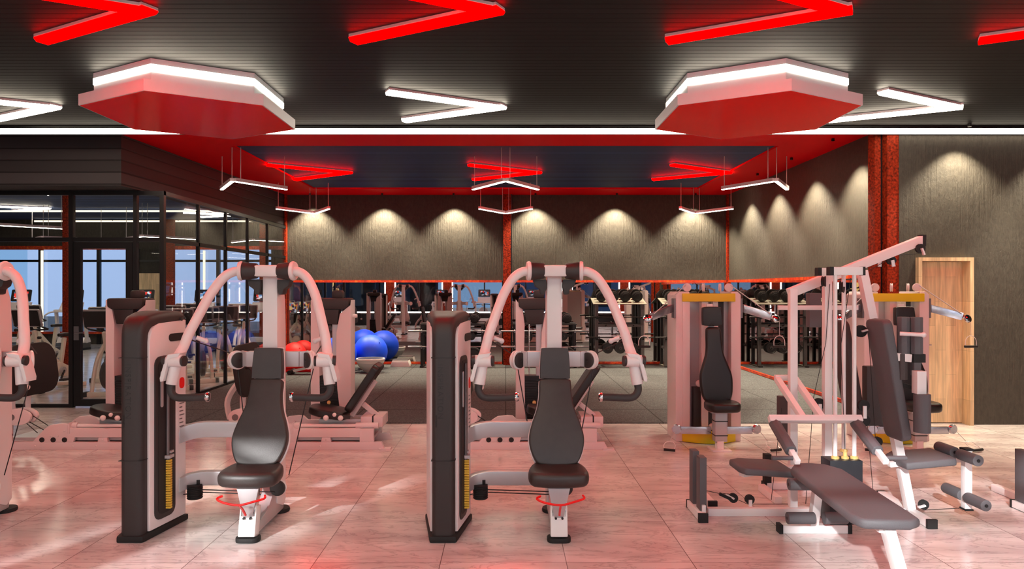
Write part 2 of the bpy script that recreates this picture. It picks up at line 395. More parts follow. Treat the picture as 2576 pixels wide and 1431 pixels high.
# back wall: mirror below, plaster above
MZ = 1.888
sb('wall_back', 'plaster_dark', (-4.95, 5.0, 16.0, 16.2, MZ, ZR+.2), (-4.95, 5.0, 16.05, 16.2, 0, MZ))
sb('wall_right', 'plaster_dark', (5.0, 5.25, 9.2, 16.2, MZ, ZR+.2), (5.05, 5.25, 9.2, 16.2, 0, MZ))
sb('wall_right_front', 'plaster_dark', (4.95, 5.18, 8.93, 9.2, 0, ZC), (5.18, 5.82, 8.93, 9.2, 2.08, ZC), (5.82, 10.3, 8.93, 9.2, 0, ZC))
def framed_mirror(name, label, x0, x1, z0, z1, y, side):
    """mirror sheet on a wall with dark joints and ember coloured trim strips above and below"""
    t = thing(name, label, 'mirror', ((x0+x1)/2, y, 0) if side == 'b' else (y, (x0+x1)/2, 0), 0 if side == 'b' else math.pi/2)
    h = (x1-x0)/2
    s = 1 if side == 'b' else -1
    B().box(-h, h, min(0, s*.02), max(0, s*.02), z0, z1).build('mirror_sheet', 'mirror', t)
    B().box(-h, h, min(-s*.02, 0), max(-s*.02, 0), z1-.03, z1+.02).build('top_trim', 'ember_trim', t)
    B().box(-h, h, min(-s*.02, 0), max(-s*.02, 0), z0-.03, z0+.02).build('bottom_trim', 'ember_trim', t)
    return t
framed_mirror('wall_mirror', 'wide mirror under the dark plaster left of the rust coloured centre column', -4.93, -.08, .05, MZ, 16.0, 'b')
framed_mirror('wall_mirror', 'wide mirror under the dark plaster right of the rust coloured centre column', .14, 4.97, .05, MZ, 16.0, 'b')
framed_mirror('wall_mirror', 'mirror on the right-hand side wall behind the cable machines', 9.3, 15.98, .05, MZ, 5.0, 'r')
# columns
def column(label, x0, x1, y0, y1, z1, mid=True):
    t = thing('steel_column', label, 'column', ((x0+x1)/2, (y0+y1)/2, 0)); w = (x1-x0)/2; d = (y1-y0)/2
    B().box(-w, w, -d, -d+.03, 0, z1).box(-w, w, d-.03, d, 0, z1).box(-.02, .02, -d+.03, d-.03, 0, z1).build('column_flanges', 'rust_column', t)
    return t
t = thing('steel_column', 'rust red column between the two mirrors at the middle of the back wall', 'column', (.03, 15.9, 0))
B().box(-.085, .085, -.04, .08, 0, ZR).build('flange', 'rust_column', t)
B().box(.087, .115, -.02, .08, 0, ZR).build('shadow_gap', 'frame_black', t)
t = thing('steel_column', 'broad rust red corner column left of the wooden door', 'column', (4.82, 9.0, 0))
B().box(-.125, -.05, .03, .2, 0, ZC).build('flange', 'rust_column', t)
B().box(-.05, -.015, .06, .2, 0, ZC).build('shadow_gap', 'frame_black', t)
B().box(-.015, .13, -.06, .18, 0, ZC).build('flange', 'rust_column', t)
t = thing('steel_column', 'thin rust red post at the right end of the back wall', 'column', (4.98, 15.93, 0))
B().box(-.02, .02, -.05, .05, 0, ZR).build('flange', 'rust_column', t)
t = thing('steel_column', 'thin rust red post where the glass partition meets the back wall', 'column', (-4.93, 15.93, 0))
B().box(-.02, .02, -.05, .05, 0, ZR).build('flange', 'rust_column', t)
# hall sides and the spin room shell
sb('wall_left', 'plaster_dark', (XL-.2, XL, -1.8, 10.2, 0, ZR+.2))
sb('wall_right_hall', 'plaster_dark', (XR, XR+.2, -1.8, 9.2, 0, ZR+.2))
sb('wall_spin_left', 'plaster_dark', (-16.5, -16.3, 10.0, 22.3, 0, ZR+.2))
sb('wall_spin_front', 'plaster_dark', (-16.5, XL, 10.0, 10.2, 0, ZR+.2))
sb('wall_spin_right', 'plaster_dark', (-4.95, -4.75, 16.2, 22.3, 0, ZR+.2))
sb('wall_spin_back', 'plaster_dark', (-16.5, -4.9, 22.0, 22.3, 2.95, ZR+.2), (-16.5, -4.9, 22.02, 22.3, 0, .35), (-11.4, -10.6, 22.02, 22.3, .35, 2.95), (-7.2, -4.9, 22.0, 22.3, 0, 2.95))
# bulkhead over the glass partition
b = B(); z0, z1 = 3.125, ZR+.03
lo = [(-10.3,9.75,z0), (-5.28,9.75,z0), (-4.96,16.0,z0), (-5.35,16.0,z0), (-5.35,10.35,z0), (-10.3,10.35,z0)]
b.hexa(lo, [(p[0],p[1],z1) for p in lo]); struct(b.build('wall_bulkhead', 'bulkhead_boards'))
# LED strip across the ceiling step
t = thing('ceiling_light_strip', 'long glowing LED strip running across the ceiling edge', 'light strip', (0, 8.87, ZC))
B().box(-10, 10, -.01, .03, -.072, -.03).build('diffuser', 'strip_led', t)
B().box(-10, 10, .03, .05, -.075, .0).box(-10, 10, -.10, .03, -.028, .0).build('housing', 'frame_black', t)  # forward lip added to keep the strip's light off the ceiling
# wooden door in the right front wall
t = struct(B().box(5.155, 5.20, 8.86, 9.20, 0, 2.055).box(5.80, 5.845, 8.86, 9.20, 0, 2.055).box(5.155, 5.845, 8.86, 9.20, 2.055, 2.10).build('door_frame', 'oak'))
dr = struct(B().box(5.203, 5.797, 9.02, 9.06, .012, 2.05).build('door_1', 'oak'))
B().tube([(5.25,9.02,1.0),(5.25,8.96,1.0),(5.37,8.955,1.0)], .009, 8).build('door_handle', 'steel', dr)
sb('wall_door_recess', 'frame_black', (5.16, 5.84, 9.08, 9.2, 0, 2.08))
# ================================================================ WINDOW WALL BEHIND THE CAMERA
sb('wall_front', 'frame_black', (XL, XR, YW-.3, YW, 0, .60), (XL, XR, YW-.3, YW, 3.60, ZR+.2))
for i, x in enumerate((-9.9, -5.45, -2.75, 2.9, 5.6, 9.9)):
    t = thing('window_column', 'dark brown window column with glowing edge strips, number %s from the left seen in the mirror' % ('one','two','three','four','five','six')[i], 'column', (x, YW-.14, .6))
    B().box(-.2, .2, -.12, .16, 0, 3.0).build('casing', 'rust_column', t)
    for s in (-1, 1): B().box(s*.24-.02, s*.24+.02, .12, .16, 0, 3.0).build('edge_light', 'window_led', t)
t = thing('window_light_strip', 'glowing strip along the sill of the front windows, seen in the mirror', 'light strip', (0, YW, .6))
B().box(-10, 10, 0, .03, 0, .05).build('diffuser', 'window_led', t)
xs = [-9.7, -7.6, -5.65, -4.1, -2.95, -1.0, .95, 2.7, 4.25, 5.4, 7.7, 9.7]
fr = B()
for x in xs: fr.box(x-.03, x+.03, YW-.12, YW-.04, .6, 3.6)
fr.box(XL, XR, YW-.12, YW-.04, 3.0, 3.05).box(XL, XR, YW-.12, YW-.04, .6, .65)
w = struct(fr.build('window_1', 'frame_black'))
B().box(XL, XR, YW-.09, YW-.08, .6, 3.6).build('window_pane', 'clear_glass', w)
# street outside
sb('ground_outside', 'asphalt', (-40, 40, -40, -1.9, -.35, -.15))
sb('ground_rear', 'asphalt', (-40, 10, 22.4, 60, -.35, -.15))
for lab, bx in (('dark office block across the street, its edge behind the camera', (-30, -8.8, -16, -8, -.15, 9)), ('dark shop building across the street with a gap beside it', (-7.3, -3.8, -16, -8, -.15, 9)), ('pale low house far across the street', (4, 16, -30, -24, -.15, 4.2))):
    t = thing('building', lab, 'building', ((bx[0]+bx[1])/2, (bx[2]+bx[3])/2, bx[4]))
    w, d, h = (bx[1]-bx[0])/2, (bx[3]-bx[2])/2, bx[5]-bx[4]  # slanted footprint and gap between dark blocks shaped for the sun's path
    B().hexa([(-w-3.62,-d,0),(w-3.62,-d,0),(w,d,0),(-w,d,0)], [(-w-3.62,-d,h),(w-3.62,-d,h),(w,d,h),(-w,d,h)]).build('wall', 'building_dark' if 'dark' in lab else 'building_pale', t)
    n = max(2, int(w/1.2))
    for i in range(n):
        x = -w+(i+.5)*2*w/n
        for z in (.5, 3.6):
            B().box(x-.7, x+.7, d, d+.05, z, z+2.2).build('window', 'screen_glass', t)
# ================================================================ CEILING LIGHTS
def vlight(label, cx, cy, m, ztop, zb, ax=1.12, ay=.6, w=.125, group=None, flip=1):
    """V of two bars, apex at cx,cy, opening to -x*flip"""
    t = thing('chevron_ceiling_light', label, 'ceiling light', (cx, cy, ztop), 0, group)
    for s in (1, -1):
        e = Vector((-ax*flip, s*ay, 0)); d = e.normalized(); a = -d*(.06 if s > 0 else .0)
        h = ztop-zb
        q = B().bar(Vector((0,0,-.012))+a, e+Vector((0,0,-.012)), w*1.02, .024).build('mounting_bar', 'lamp_body' , t)
        pr = []
        r = d.cross(Vector((0,0,1)))
        prof = [(-w/2,-.02),(w/2,-.02),(w/2,-.6*h),(w/2*.7,-h),(-w/2*.7,-h),(-w/2,-.6*h)]
        A = [a+r*u+Vector((0,0,v)) for u, v in prof]; C = [e+r*u+Vector((0,0,v)) for u, v in prof]
        B().hexa(A, C).build('light_bar', m, t)
    return t
gR, gW = 'red chevron ceiling lights', 'white chevron ceiling lights'
nm = {-3.70:'above the left hexagon lamp',-1.21:'at the top middle, left of centre',1.29:'above the right hexagon lamp',3.78:'cut off by the right edge'}
for x in (-3.70, -1.21, 1.29, 3.78):
    vlight('glowing red chevron light on the front ceiling, ' + nm[x], x+1.12, 5.07, 'red_led', ZC, ZC-.055, w=.13, group=gR)
for x in (-6.2, 6.27):
    vlight('glowing red chevron light on the front ceiling, outside the picture on the %s' % ('left' if x < 0 else 'right'), x+1.12, 5.07, 'red_led', ZC, ZC-.055, w=.13, group=gR)
for yy in (2.39,):  # unseen row added above the camera for white fill
  for x, n in ((-4.94,'left'), (-.07,'middle'), (4.92,'right')):
    vlight('added white chevron fill light on the ceiling above the camera, %s' % n, x, yy, 'white_led', ZC, ZC-.055, group=gW)
for x, n in ((-4.94,'cut off by the left edge'),(-.07,'between the two hexagon lamps'),(4.92,'right of the right hexagon lamp')):
    vlight('bright white chevron light on the dark ceiling, '+n, x, 7.75, 'white_led', ZC, ZC-.055, group=gW)
for x, n in ((-2.86,'left'),(.58,'middle'),(4.04,'right')):
    vlight('glowing red chevron light on the raised rear ceiling, '+{'left':'leftmost of three','middle':'middle of three','right':'rightmost of three'}[n], x, 12.9, 'red_led', ZR+.03, ZR-.03, .0+1.2, .8, .12, group='red chevrons on the rear ceiling')
# hexagonal lamps
def hexlamp(label, cx, cy):
    t = thing('hexagon_ceiling_lamp', label, 'ceiling lamp', (cx, cy, ZC), 0, 'hexagon ceiling lamps')
    def hx(R): return [(R*math.cos(math.radians(60*k+30)), R*math.sin(math.radians(60*k+30))) for k in range(6)]
    def ringp(R, z0, z1): return B().hexa([(x,y,z0) for x,y in hx(R)], [(x,y,z1) for x,y in hx(R)])
    ringp(.87, -.05, 0).build('upper_frame', 'hex_side', t)
    ringp(.872, -.108, -.05).build('light_band', 'hex_led', t)
    ringp(.865, -.212, -.108).build('lower_frame', 'hex_side', t)
    ringp(.99, -.315, -.212).build('bottom_tray', 'hex_side', t)
    ringp(.975, -.318, -.313).build('red_underside', 'hex_red', t)
    return t
mat('hex_red', (255,0,6), .2, spec=.07)
hexlamp('hexagonal ceiling lamp with glossy red underside at upper left', -3.1, 7.07)
hexlamp('hexagonal ceiling lamp with glossy red underside at upper right', 2.45, 7.07)
# hanging chevron pendants
emat('front_fill_led', (.98,.95,.95), 110.0)
def pendant(label, cx, cy, s, zb=3.31, zt=ZR, group='hanging chevron pendants', aw=.52, L=.86, name_m='pendant_led'):
    """apex at cx,cy; arms open away (s=1) or toward the camera (s=-1)"""
    t = thing('pendant_light', label, 'pendant light', (cx, cy, zb), 0, group)
    for k in (-1, 1):
        a = Vector((k*.0, 0, 0)); e = Vector((k*aw, s*L, 0))
        B().bar((0+k*.02, 0, .02), (e.x, e.y, .02), .06, .05).build('lamp_bar', 'lamp_body', t)
        B().bar((0+k*.02, 0, -.008), (e.x, e.y, -.008), .05, .012).build('light_tube', name_m, t)
    for x, y in ((-.065, s*.11), (.065, s*.11), (-aw*.96, s*L*.96), (aw*.96, s*L*.96)):
        B().cyl((x, y, .04), (x, y, zt-zb), .006, n=6).build('hanging_rod', 'cable_light', t)
    return t
pn = {-4.04:'left', 0:'middle', 4.0:'right'}
for x in (-4.04, 0, 4.0):
    pendant('hanging chevron pendant pointing at the camera, nearer row, %s' % pn[x], x, 10.54, 1)
    pendant('hanging chevron pendant pointing away, farther row by the back wall, %s' % pn[x], x, 15.0, -1)
for x, n in ((-6.5,'first'), (-3.9,'second'), (-1.3,'third'), (1.3,'fourth'), (3.9,'fifth'), (6.5,'sixth')):  # unseen pendants added as white fill for the machine fronts
    pendant('added fill pendant by the front windows behind the camera, %s from the left' % n, x, -1.15, 1, 2.9, ZC, 'added fill pendants by the front windows', name_m='front_fill_led')
# spotlights washing the walls
mat('spot_can', (30,28,28), .4, .5)
def wall_spot(label, x, y, z, group, p=1.0):
    t = thing('wall_spotlight', label, 'spotlight', (x, y, z), 0, group)
    B().cyl((0,0,0), (0,0,.035), .022, n=14).build('spot_can', 'spot_can', t)
    l = bpy.data.lights.new('spot_beam', 'SPOT'); o = bpy.data.objects.new('spot_beam', l); COL.objects.link(o); o.parent = t
    l.energy = SPOT_W*p; l.spot_size = math.radians(100); l.spot_blend = .6; l.shadow_soft_size = .02; l.color = (1.0,.86,.62); o.location = (0,0,-.01)
    return t
t = thing('downlight', 'added fill downlight over the floor by the wooden door', 'downlight', (6.3, 8.35, ZC-.012))  # off-view lamp added to brighten the floor near the door
B().cyl((0,0,0), (0,0,.012), .06, n=20).build('trim_ring', 'spot_can', t)
_l = bpy.data.lights.new('fill_beam', 'SPOT'); _q = bpy.data.objects.new('fill_beam', _l); COL.objects.link(_q); _q.parent = t
_l.energy = 420; _l.spot_size = math.radians(62); _l.spot_blend = .9; _l.shadow_soft_size = .05; _l.color = (1.0,.87,.66); _q.location = (0,0,-.01)
k = 0
for x in (-4.33, -2.73, -1.15, .66, 2.46, 4.2):
    k += 1; wall_spot('small black spotlight over the back wall, %s light cone from the left' % ['first','second','third','fourth','fifth','sixth'][k-1], x, YB-.30, 3.79, 'wall spotlights over the back wall')
for k, y in enumerate((14.45, 13.0, 11.45, 10.0)):
    wall_spot('small black spotlight over the right side wall, %s from the back' % ['first','second','third','fourth'][k], 5-.39, y, 3.79, 'wall spotlights over the side wall')
for k, (x, y) in enumerate(((5.66, 8.93-.27), (6.95, 8.93-.27))):
    wall_spot('small black spotlight %s the wooden door' % ('above' if k == 0 else 'over the wall right of'), x, y, 3.685, 'wall spotlights by the door', .5)
hexlamp('added hexagonal fill lamp above the camera on the left', -3.1, 1.72)  # out-of-view pair added to bring more white light into the hall
hexlamp('added hexagonal fill lamp above the camera on the right', 2.45, 1.72)
# ================================================================ CHEST PRESS MACHINES
def cushion(name, pts, M, th, m, parent, r=.025, sub=4, seg=4):
    """padded shape: 2-D outline (local x,y), thickness th along local z, placed by matrix M"""
    o = [(v[0], v[1]) for v in outline(pts, sub)] if sub else pts
    b = B(); b.hexa([(x,y,0) for x,y in o], [(x,y,th) for x,y in o])
    bmesh.ops.recalc_face_normals(b.bm, faces=b.bm.faces)
    es = [e for e in b.bm.edges if len(e.link_faces) == 2 and e.calc_face_angle(0) > math.radians(60)]
    bmesh.ops.bevel(b.bm, geom=es, offset=r, segments=seg, profile=.5, affect='EDGES', clamp_overlap=True)
    b.xf(M); return b.build(name, m, parent, ang=60)
def frame_m(o, x, y, z):
    """matrix with given axes"""
    x, y, z = Vector(x).normalized(), Vector(y).normalized(), Vector(z).normalized()
    return Matrix(((x.x,y.x,z.x,o[0]),(x.y,y.y,z.y,o[1]),(x.z,y.z,z.z,o[2]),(0,0,0,1)))
def lettering(txt, size, parent, loc, rot, m, sp=1.0, ex=.001):
    cu = bpy.data.curves.new('lettering', 'FONT'); cu.body = txt; cu.size = size; cu.extrude = ex; cu.space_character = sp
    o = bpy.data.objects.new('lettering_source', cu); COL.objects.link(o)
    bpy.context.view_layer.update()
    me = bpy.data.meshes.new_from_object(o); bpy.data.objects.remove(o)
    me.materials.clear(); me.materials.append(MATS[m])
    r = bpy.data.objects.new('lettering', me); COL.objects.link(r); r.parent = parent; r.location = loc; r.rotation_euler = rot
    return r
def chest_press(label):
    """origin: floor centre of the front foot; +y away from the seated user"""
    t = thing('chest_press_machine', label, 'gym machine', (0,0,0), 0, 'chest press machines in the front row')
    # ---- weight tower
    def yz(pts, x0, x1, m, name, par, bev=.012, skew=.0):
        b = B(); b.hexa([(x0+skew*(y)*1.0, y, z) for y, z in pts], [(x1+skew*(y)*1.0, y, z) for y, z in pts]); return b.build(name, m, par, bevel=bev)
    cover = [(.0,.03),(.0,1.40),(.015,1.46),(.05,1.505),(.10,1.53),(.40,1.555),(.46,1.55),(.47,1.53),(.47,1.47),(.12,1.455),(.085,1.43),(.075,1.38),(.075,.03)]
    b = B()
    # outer shell: narrow front, flaring to the back
    def sect(y, z, side): 
        return (-.7805+side*(.0775+.175*max(0, y)), y, z)
    path = [(.0,.03),(.0,.5),(.0,1.0),(.0,1.36)]+[(.13-.13*math.cos(a), 1.37+.155*math.sin(a)) for a in [math.radians(q) for q in (10,22,34,46,58,70,82)]]+[(.20,1.538),(.30,1.545),(.40,1.546),(.45,1.54),(.468,1.52),(.47,1.48)]
    rings = []; r_ = .042
    for i, (y, z) in enumerate(path):
        a, c = path[max(i-1,0)], path[min(i+1,len(path)-1)]
        ty, tz = c[0]-a[0], c[1]-a[1]; n_ = math.hypot(ty, tz); ny, nz = -tz/n_, ty/n_      # outward normal
        w = .0775+.175*max(0, y); prof = [(-w, -.075)]+[(-w+r_-r_*math.cos(q), -r_+r_*math.sin(q)) for q in [math.radians(v) for v in (0,25,50,72,90)]]
        prof = prof+[(-u, v) for u, v in prof[::-1]]
        rings.append([b.bm.verts.new((-.7805+u, y+ny*v, z+nz*v)) for u, v in prof])
    for A, C in zip(rings[:-1], rings[1:]):
        for k in range(len(A)): l = (k+1) % len(A); b.bm.faces.new((A[k], A[l], C[l], C[k]))
    b.bm.faces.new(rings[0][::-1]); b.bm.faces.new(rings[-1]); b.build('tower_cover', 'black_shroud', t, ang=70)
    B().box(-.862,-.699,-.002,.076,.545,.549).build('cover_seam', 'recess_black', t); B().box(-.862,-.699,-.002,.076,1.238,1.242).build('cover_seam', 'recess_black', t)
    side = [(.07,.05),(.07,1.34),(.078,1.385),(.098,1.425),(.13,1.452),(.17,1.465),(.465,1.478),(.465,.05)]
    for s, nme in ((1, 'side_panel'), (-1, 'side_panel')):
        x = lambda y, k: -.7805+s*(.0775+.175*y+k)
        sp = B().hexa([(x(y,-.05), y, z) for y, z in side], [(x(y,.004), y, z) for y, z in side]).build(nme, 'white_paint', t, bevel=.006)
    x = lambda y, k: -.7805+(.0775+.175*y+k)
    def onside(pts, k0, k1): return B().hexa([(x(y,k0), y, z) for y, z in pts], [(x(y,k1), y, z) for y, z in pts])
    rr = lambda y0, y1, z0, z1, r: [(u, v) for u, v in rrect(y1-y0, z1-z0, r, 5, (y0+y1)/2, (z0+z1)/2)]
    onside(rr(.115,.335,.10,1.235,.06), 0, .012).build('stack_window_rim', 'black_shroud', t, bevel=.004)
    onside(rr(.145,.305,.135,1.205,.045), .010, .0145).build('stack_window', 'recess_black', t)
    onside(rr(.27,.458,1.33,1.385,.026), 0, .008).build('grip_slot', 'recess_black', t)
    B().cyl((x(.235,.02),.235,.50), (x(.235,.02),.235,1.18), .011).build('guide_rod', 'bolt_grey', t)
    onside(rr(.165,.19,.88,1.13,.012), .0145, .02).build('window_strip', 'silver_paint', t)
    wb = B()
    for i in range(20): wb.box(x(.235,.012), x(.235,.045), .222, .25, .16+i*.0173, .16+i*.0173+.0125)
    wb.build('weight_plates', 'plate_yellow', t)
    B().box(x(.235,.012), x(.235,.05), .205, .27, .515, .535).box(x(.235,.012), x(.235,.04), .24, .285, .545, .56).build('selector_pin', 'silver_paint', t)
    onside(rr(.37,.455,.66,1.13,.02), .003, .007).build('instruction_plate', 'plate_white', t)
    onside(rr(.385,.44,.98,1.06,.025), .007, .009).build('warning_badge', 'red_plastic', t)
    tb = B()
    for i in range(9):
        z = .70+i*.028; tb.hexa([(x(y,.007), y, zz) for y, zz in ((.385,z),(.44-.012*(i%3),z),(.44-.012*(i%3),z+.008),(.385,z+.008))], [(x(y,.0085), y, zz) for y, zz in ((.385,z),(.44-.012*(i%3),z),(.44-.012*(i%3),z+.008),(.385,z+.008))])
    tb.build('instruction_print', 'bolt_grey', t)
    base = [(-.7805-.0775-.012,-.015),(-.7805+.0775+.012,-.015),(-.7805+.0775+.175*.47+.015,.485),(-.7805-.0775-.175*.47-.015,.485)]
    B().hexa([(a,c,0) for a,c in base], [(a,c,.045) for a,c in base]).build('tower_foot', 'rubber_black', t, bevel=.012)
    # engraved lettering down the front cover
    for txt, x, z, sz in (('INSPIRATION', -.816, 1.20, .054), ('STRENGTH', -.833, .855, .0165)):
        lettering(txt, sz, t, (x, -.0008, z), (math.pi/2, math.pi/2, 0), 'black_plastic', 1.18 if sz > .03 else 1.0)
    # ---- cross beams from tower to column
    for z, h in ((.665,.115),(.305,.105)):
        b = B(); path = [(-.66,.40,z-.03),(-.60,.46,z-.015),(-.50,.49,z),(-.36,.50,z),(.0,.50,z)]
        P = catmull([Vector(p) for p in path], 5); rings = []
        prev = None
        for i, p in enumerate(P):
            d = (P[min(i+1,len(P)-1)]-P[max(i-1,0)]).normalized(); n_ = Vector((-d.y, d.x, 0)).normalized()
            rings.append([b.bm.verts.new(p+n_*u+Vector((0,0,v))) for u, v in ((-.035,-h/2),(.035,-h/2),(.035,h/2),(-.035,h/2))])
        for A, C in zip(rings[:-1], rings[1:]):
            for k in range(4): l = (k+1) % 4; b.bm.faces.new((A[k], A[l], C[l], C[k]))
        b.bm.faces.new(rings[0][::-1]); b.bm.faces.new(rings[-1]); b.build('cross_beam', 'silver_paint', t, bevel=.012)
    # ---- column, base beam, foot
    col = [(.47,.12),(.47,1.80),(.60,1.80),(.665,1.62),(.68,1.40),(.68,.10),(.62,.06)]
    B().hexa([(-.056,y,z) for y, z in col], [(.056,y,z) for y, z in col]).build('column', 'white_paint', t, bevel=.014)
    bb = [(.03,.03),(.03,.09),(.30,.13),(.42,.22),(.50,.36),(.60,.36),(.68,.2),(.66,.03)]
    B().hexa([(-.045,y,z) for y, z in bb], [(.045,y,z) for y, z in bb]).build('base_beam', 'silver_paint', t, bevel=.012)
    B().lathe([(0,0),(.078,0),(.082,.012),(.078,.028),(.03,.032),(0,.032)], (0,.68,0)).xf(Matrix.Diagonal((1.0,1,1,1))).build('rear_foot', 'rubber_black', t)
    o = rrect(.16,.11,.045,5,0,.03)
    B().hexa([(a,c,0) for a,c in o], [(a,c,.032) for a,c in o]).build('front_foot', 'rubber_black', t, bevel=.006)
    # ---- seat post (telescoping, leaning back)
    B().bar((0,.03,.03), (0,.08,.23), .115, .09, (0,1,0)).build('seat_post', 'white_gloss', t, bevel=.008)
    B().bar((0,.05,.16), (0,.11,.40), .095, .07, (0,1,0)).build('post_slide', 'chrome', t, bevel=.006)
    B().prism([(-.075,.015,.36),(.075,.015,.36),(.03,.015,.16),(-.03,.015,.16)], (0,.03,0)).build('post_plate', 'silver_paint', t, bevel=.004)
    for s in (-1, 1): B().cyl((s*.022,.0,.16), (s*.022,.03,.16), .008, n=10).build('post_bolt', 'black_metal', t)
    # ---- seat and red lever
    so = [(-.19,-.11),(-.10,-.145),(0,-.15),(.10,-.145),(.19,-.11),(.205,.0),(.17,.14),(.08,.19),(0,.195),(-.08,.19),(-.17,.14),(-.205,.0)]
    cushion('seat', so, frame_m((0,.10,.375), (1,0,0), (0,.99,.05), (0,-.05,1)), .105, 'pad_leather', t, .042)
    lv = [(-.13,-.08,.335),(-.155,-.11,.325),(-.10,-.13,.305),(0,-.14,.293),(.09,-.13,.312),(.155,-.11,.328),(.15,-.08,.34)]
    B().tube(lv, .0075, 8, 4).build('seat_lever', 'red_plastic', t)
    B().tube([(0,-.14,.293),(.0,-.08,.25),(.0,-.02,.19)], .008, 8, 3).build('lever_rod', 'red_plastic', t)
    # ---- back pad and head pad
    ax_y = Vector((0, .235, .60)).normalized(); nrm = Vector((0,-.60,.235)).normalized()
    Mb = frame_m((0,.235,.455), (1,0,0), ax_y, nrm)
    bo = [(-.145,.02),(-.09,.0),(0,-.004),(.09,.0),(.145,.02),(.185,.11),(.194,.20),(.17,.30),(.135,.40),(.118,.50),(.115,.58),(.10,.612),(0,.62),(-.10,.612),(-.115,.58),(-.118,.50),(-.135,.40),(-.17,.30),(-.194,.20),(-.185,.11)]
    cushion('back_pad', bo, Mb, .07, 'pad_leather', t, .03)
    cushion('back_plate', [(a*1.035, .31+(c-.31)*1.02) for a, c in bo], frame_m(Vector((0,.235,.455))-nrm*.008, (1,0,0), ax_y, nrm), .018, 'white_paint', t, .004, seg=1)
    ho = [(-.108,.02),(-.09,.0),(.09,.0),(.108,.02),(.106,.12),(.098,.205),(.08,.222),(-.08,.222),(-.098,.205),(-.106,.12)]
    Mh = frame_m(Vector((0,.235,.455))+ax_y*.632, (1,0,0), (0,.12,1), (0,-1,.12))
    cushion('head_pad', ho, Mh, .075, 'pad_leather', t, .028)
    cushion('head_plate', [(a*1.04, .11+(c-.11)*1.04) for a, c in ho], frame_m(Vector((0,.243,.455))+ax_y*.632, (1,0,0), (0,.12,1), (0,-1,.12)), .02, 'white_paint', t, .004, seg=1)
    B().bar((0,.30,.52), (0,.50,.95), .06, .05).bar((0,.42,.93), (0,.50,1.0), .06, .05).build('pad_bracket', 'silver_paint', t, bevel=.006)
    # ---- pulley crossbar with side pulleys
    B().bar((-.20,.56,1.18), (.20,.56,1.18), .08, .115).build('pulley_beam', 'silver_paint', t, bevel=.01)
    for s in (-1, 1):
        B().prism([(s*.20,.53,1.235),(s*.25,.55,1.24),(s*.25,.55,1.12),(s*.20,.53,1.125)], (0,.05,0)).build('pulley_bracket', 'silver_paint', t, bevel=.004)
        ax = Vector((-s*.74,-.67,0)).normalized(); c = Vector((s*.272,.55,1.172))
        pl = B().lathe([(0,-.022),(.066,-.022),(.070,-.018),(.070,-.008),(.060,0),(.070,.008),(.070,.018),(.066,.022),(0,.022)], c, ax, 32).build('pulley_wheel', 'white_gloss', t)
        B().lathe([(.058,.022),(.058,.034),(.052,.038),(.012,.038),(.010,.034),(0,.034)], c, ax, 28).build('pulley_cap', 'black_shroud', pl)
    # ---- overhead yoke
    B().bar((-.09,.42,1.835), (.09,.42,1.835), .10, .085).build('yoke', 'white_paint', t, bevel=.02)
    for s in (-1, 1):
        B().lathe([(0,-.10),(.052,-.10),(.056,-.095),(.066,.0),(.066,.005),(0,.005)], (s*.175,.42,1.835), (s,0,0), 28).build('pivot_housing', 'black_shroud', t, bevel=0)
        B().lathe([(0,0),(.068,0),(.072,.01),(.066,.026),(0,.030)], (s*.18,.41,1.835), (s,-.12,0), 28).build('pivot_cap', 'white_paint', t)
        hk = [(0,0),(.10,.0),(.085,-.05),(.05,-.075),(.045,-.11),(.012,-.115),(.0,-.06)]
        B().hexa([(s*(.06+u*1.0), .44, 1.775+v) for u, v in hk], [(s*(.06+u*1.0), .54, 1.775+v) for u, v in hk]).build('stop_bracket', 'black_shroud', t, bevel=.01)
        # arm
        pts = [(.185,.40,1.832),(.235,.385,1.828),(.285,.37,1.80),(.33,.35,1.745),(.385,.305,1.64),(.445,.23,1.475),(.478,.19,1.38),(.497,.16,1.30),(.515,.11,1.235),(.523,.10,1.20)]
        arm = B().tube([(s*a,c,d) for a,c,d in pts], .034, 18, 4).build('press_arm', 'white_paint', t)
        B().cyl((s*.515,.10,1.225), (s*.54,.075,1.05), .038, n=20).build('arm_sleeve', 'white_paint', t, bevel=.006)
        # clamp round the pivot
        ck = [(.46,1.27),(.545,1.26),(.575,1.19),(.60,1.10),(.597,1.075),(.578,1.078),(.565,1.13),(.55,1.19),(.53,1.235),(.475,1.245)]
        B().hexa([(s*a, .03, d) for a, d in ck], [(s*a, .045+.09, d) for a, d in ck]).build('clamp_plate', 'white_paint', t, bevel=.003)
        B().cyl((s*.455,.055,1.215), (s*.57,.075,1.212), .041, n=22).build('clamp_hub', 'white_paint', t, bevel=.004)
        B().cyl((s*.565,.055,1.218), (s*.585,.058,1.217), .034, n=22).build('hub_cap', 'black_shroud', t); B().cyl((s*.44,.055,1.214), (s*.455,.057,1.214), .036, n=22).build('hub_cap', 'black_shroud', t)
        B().cyl((s*.447,.25,1.36), (s*.39,.27,1.335), .016, n=12).ball((s*.388,.27,1.334), .019, n=12).build('arm_peg', 'white_paint', t)
        hp = [(.539,.078,1.06),(.545,.073,1.02),(.53,.068,.985),(.50,.066,.965),(.45,.064,.962),(.36,.06,.966),(.295,.058,.969)]
        hn = B().tube([(s*a,c,d) for a,c,d in hp], .0255, 14, 4).build('hand_grip', 'grip_rubber', t)
        B().lathe([(0,-.012),(.030,-.012),(.033,-.006),(.033,.006),(.026,.014),(0,.016)], (s*.285,.058,.97), (-s,0,0), 22).build('grip_end', 'chrome', hn)
        # cable from pulley upward/outward and down
        B().tube([(s*.32,.56,1.22), (s*.47,.22,1.345)], .004, 6).build('arm_cable', 'cable', t)
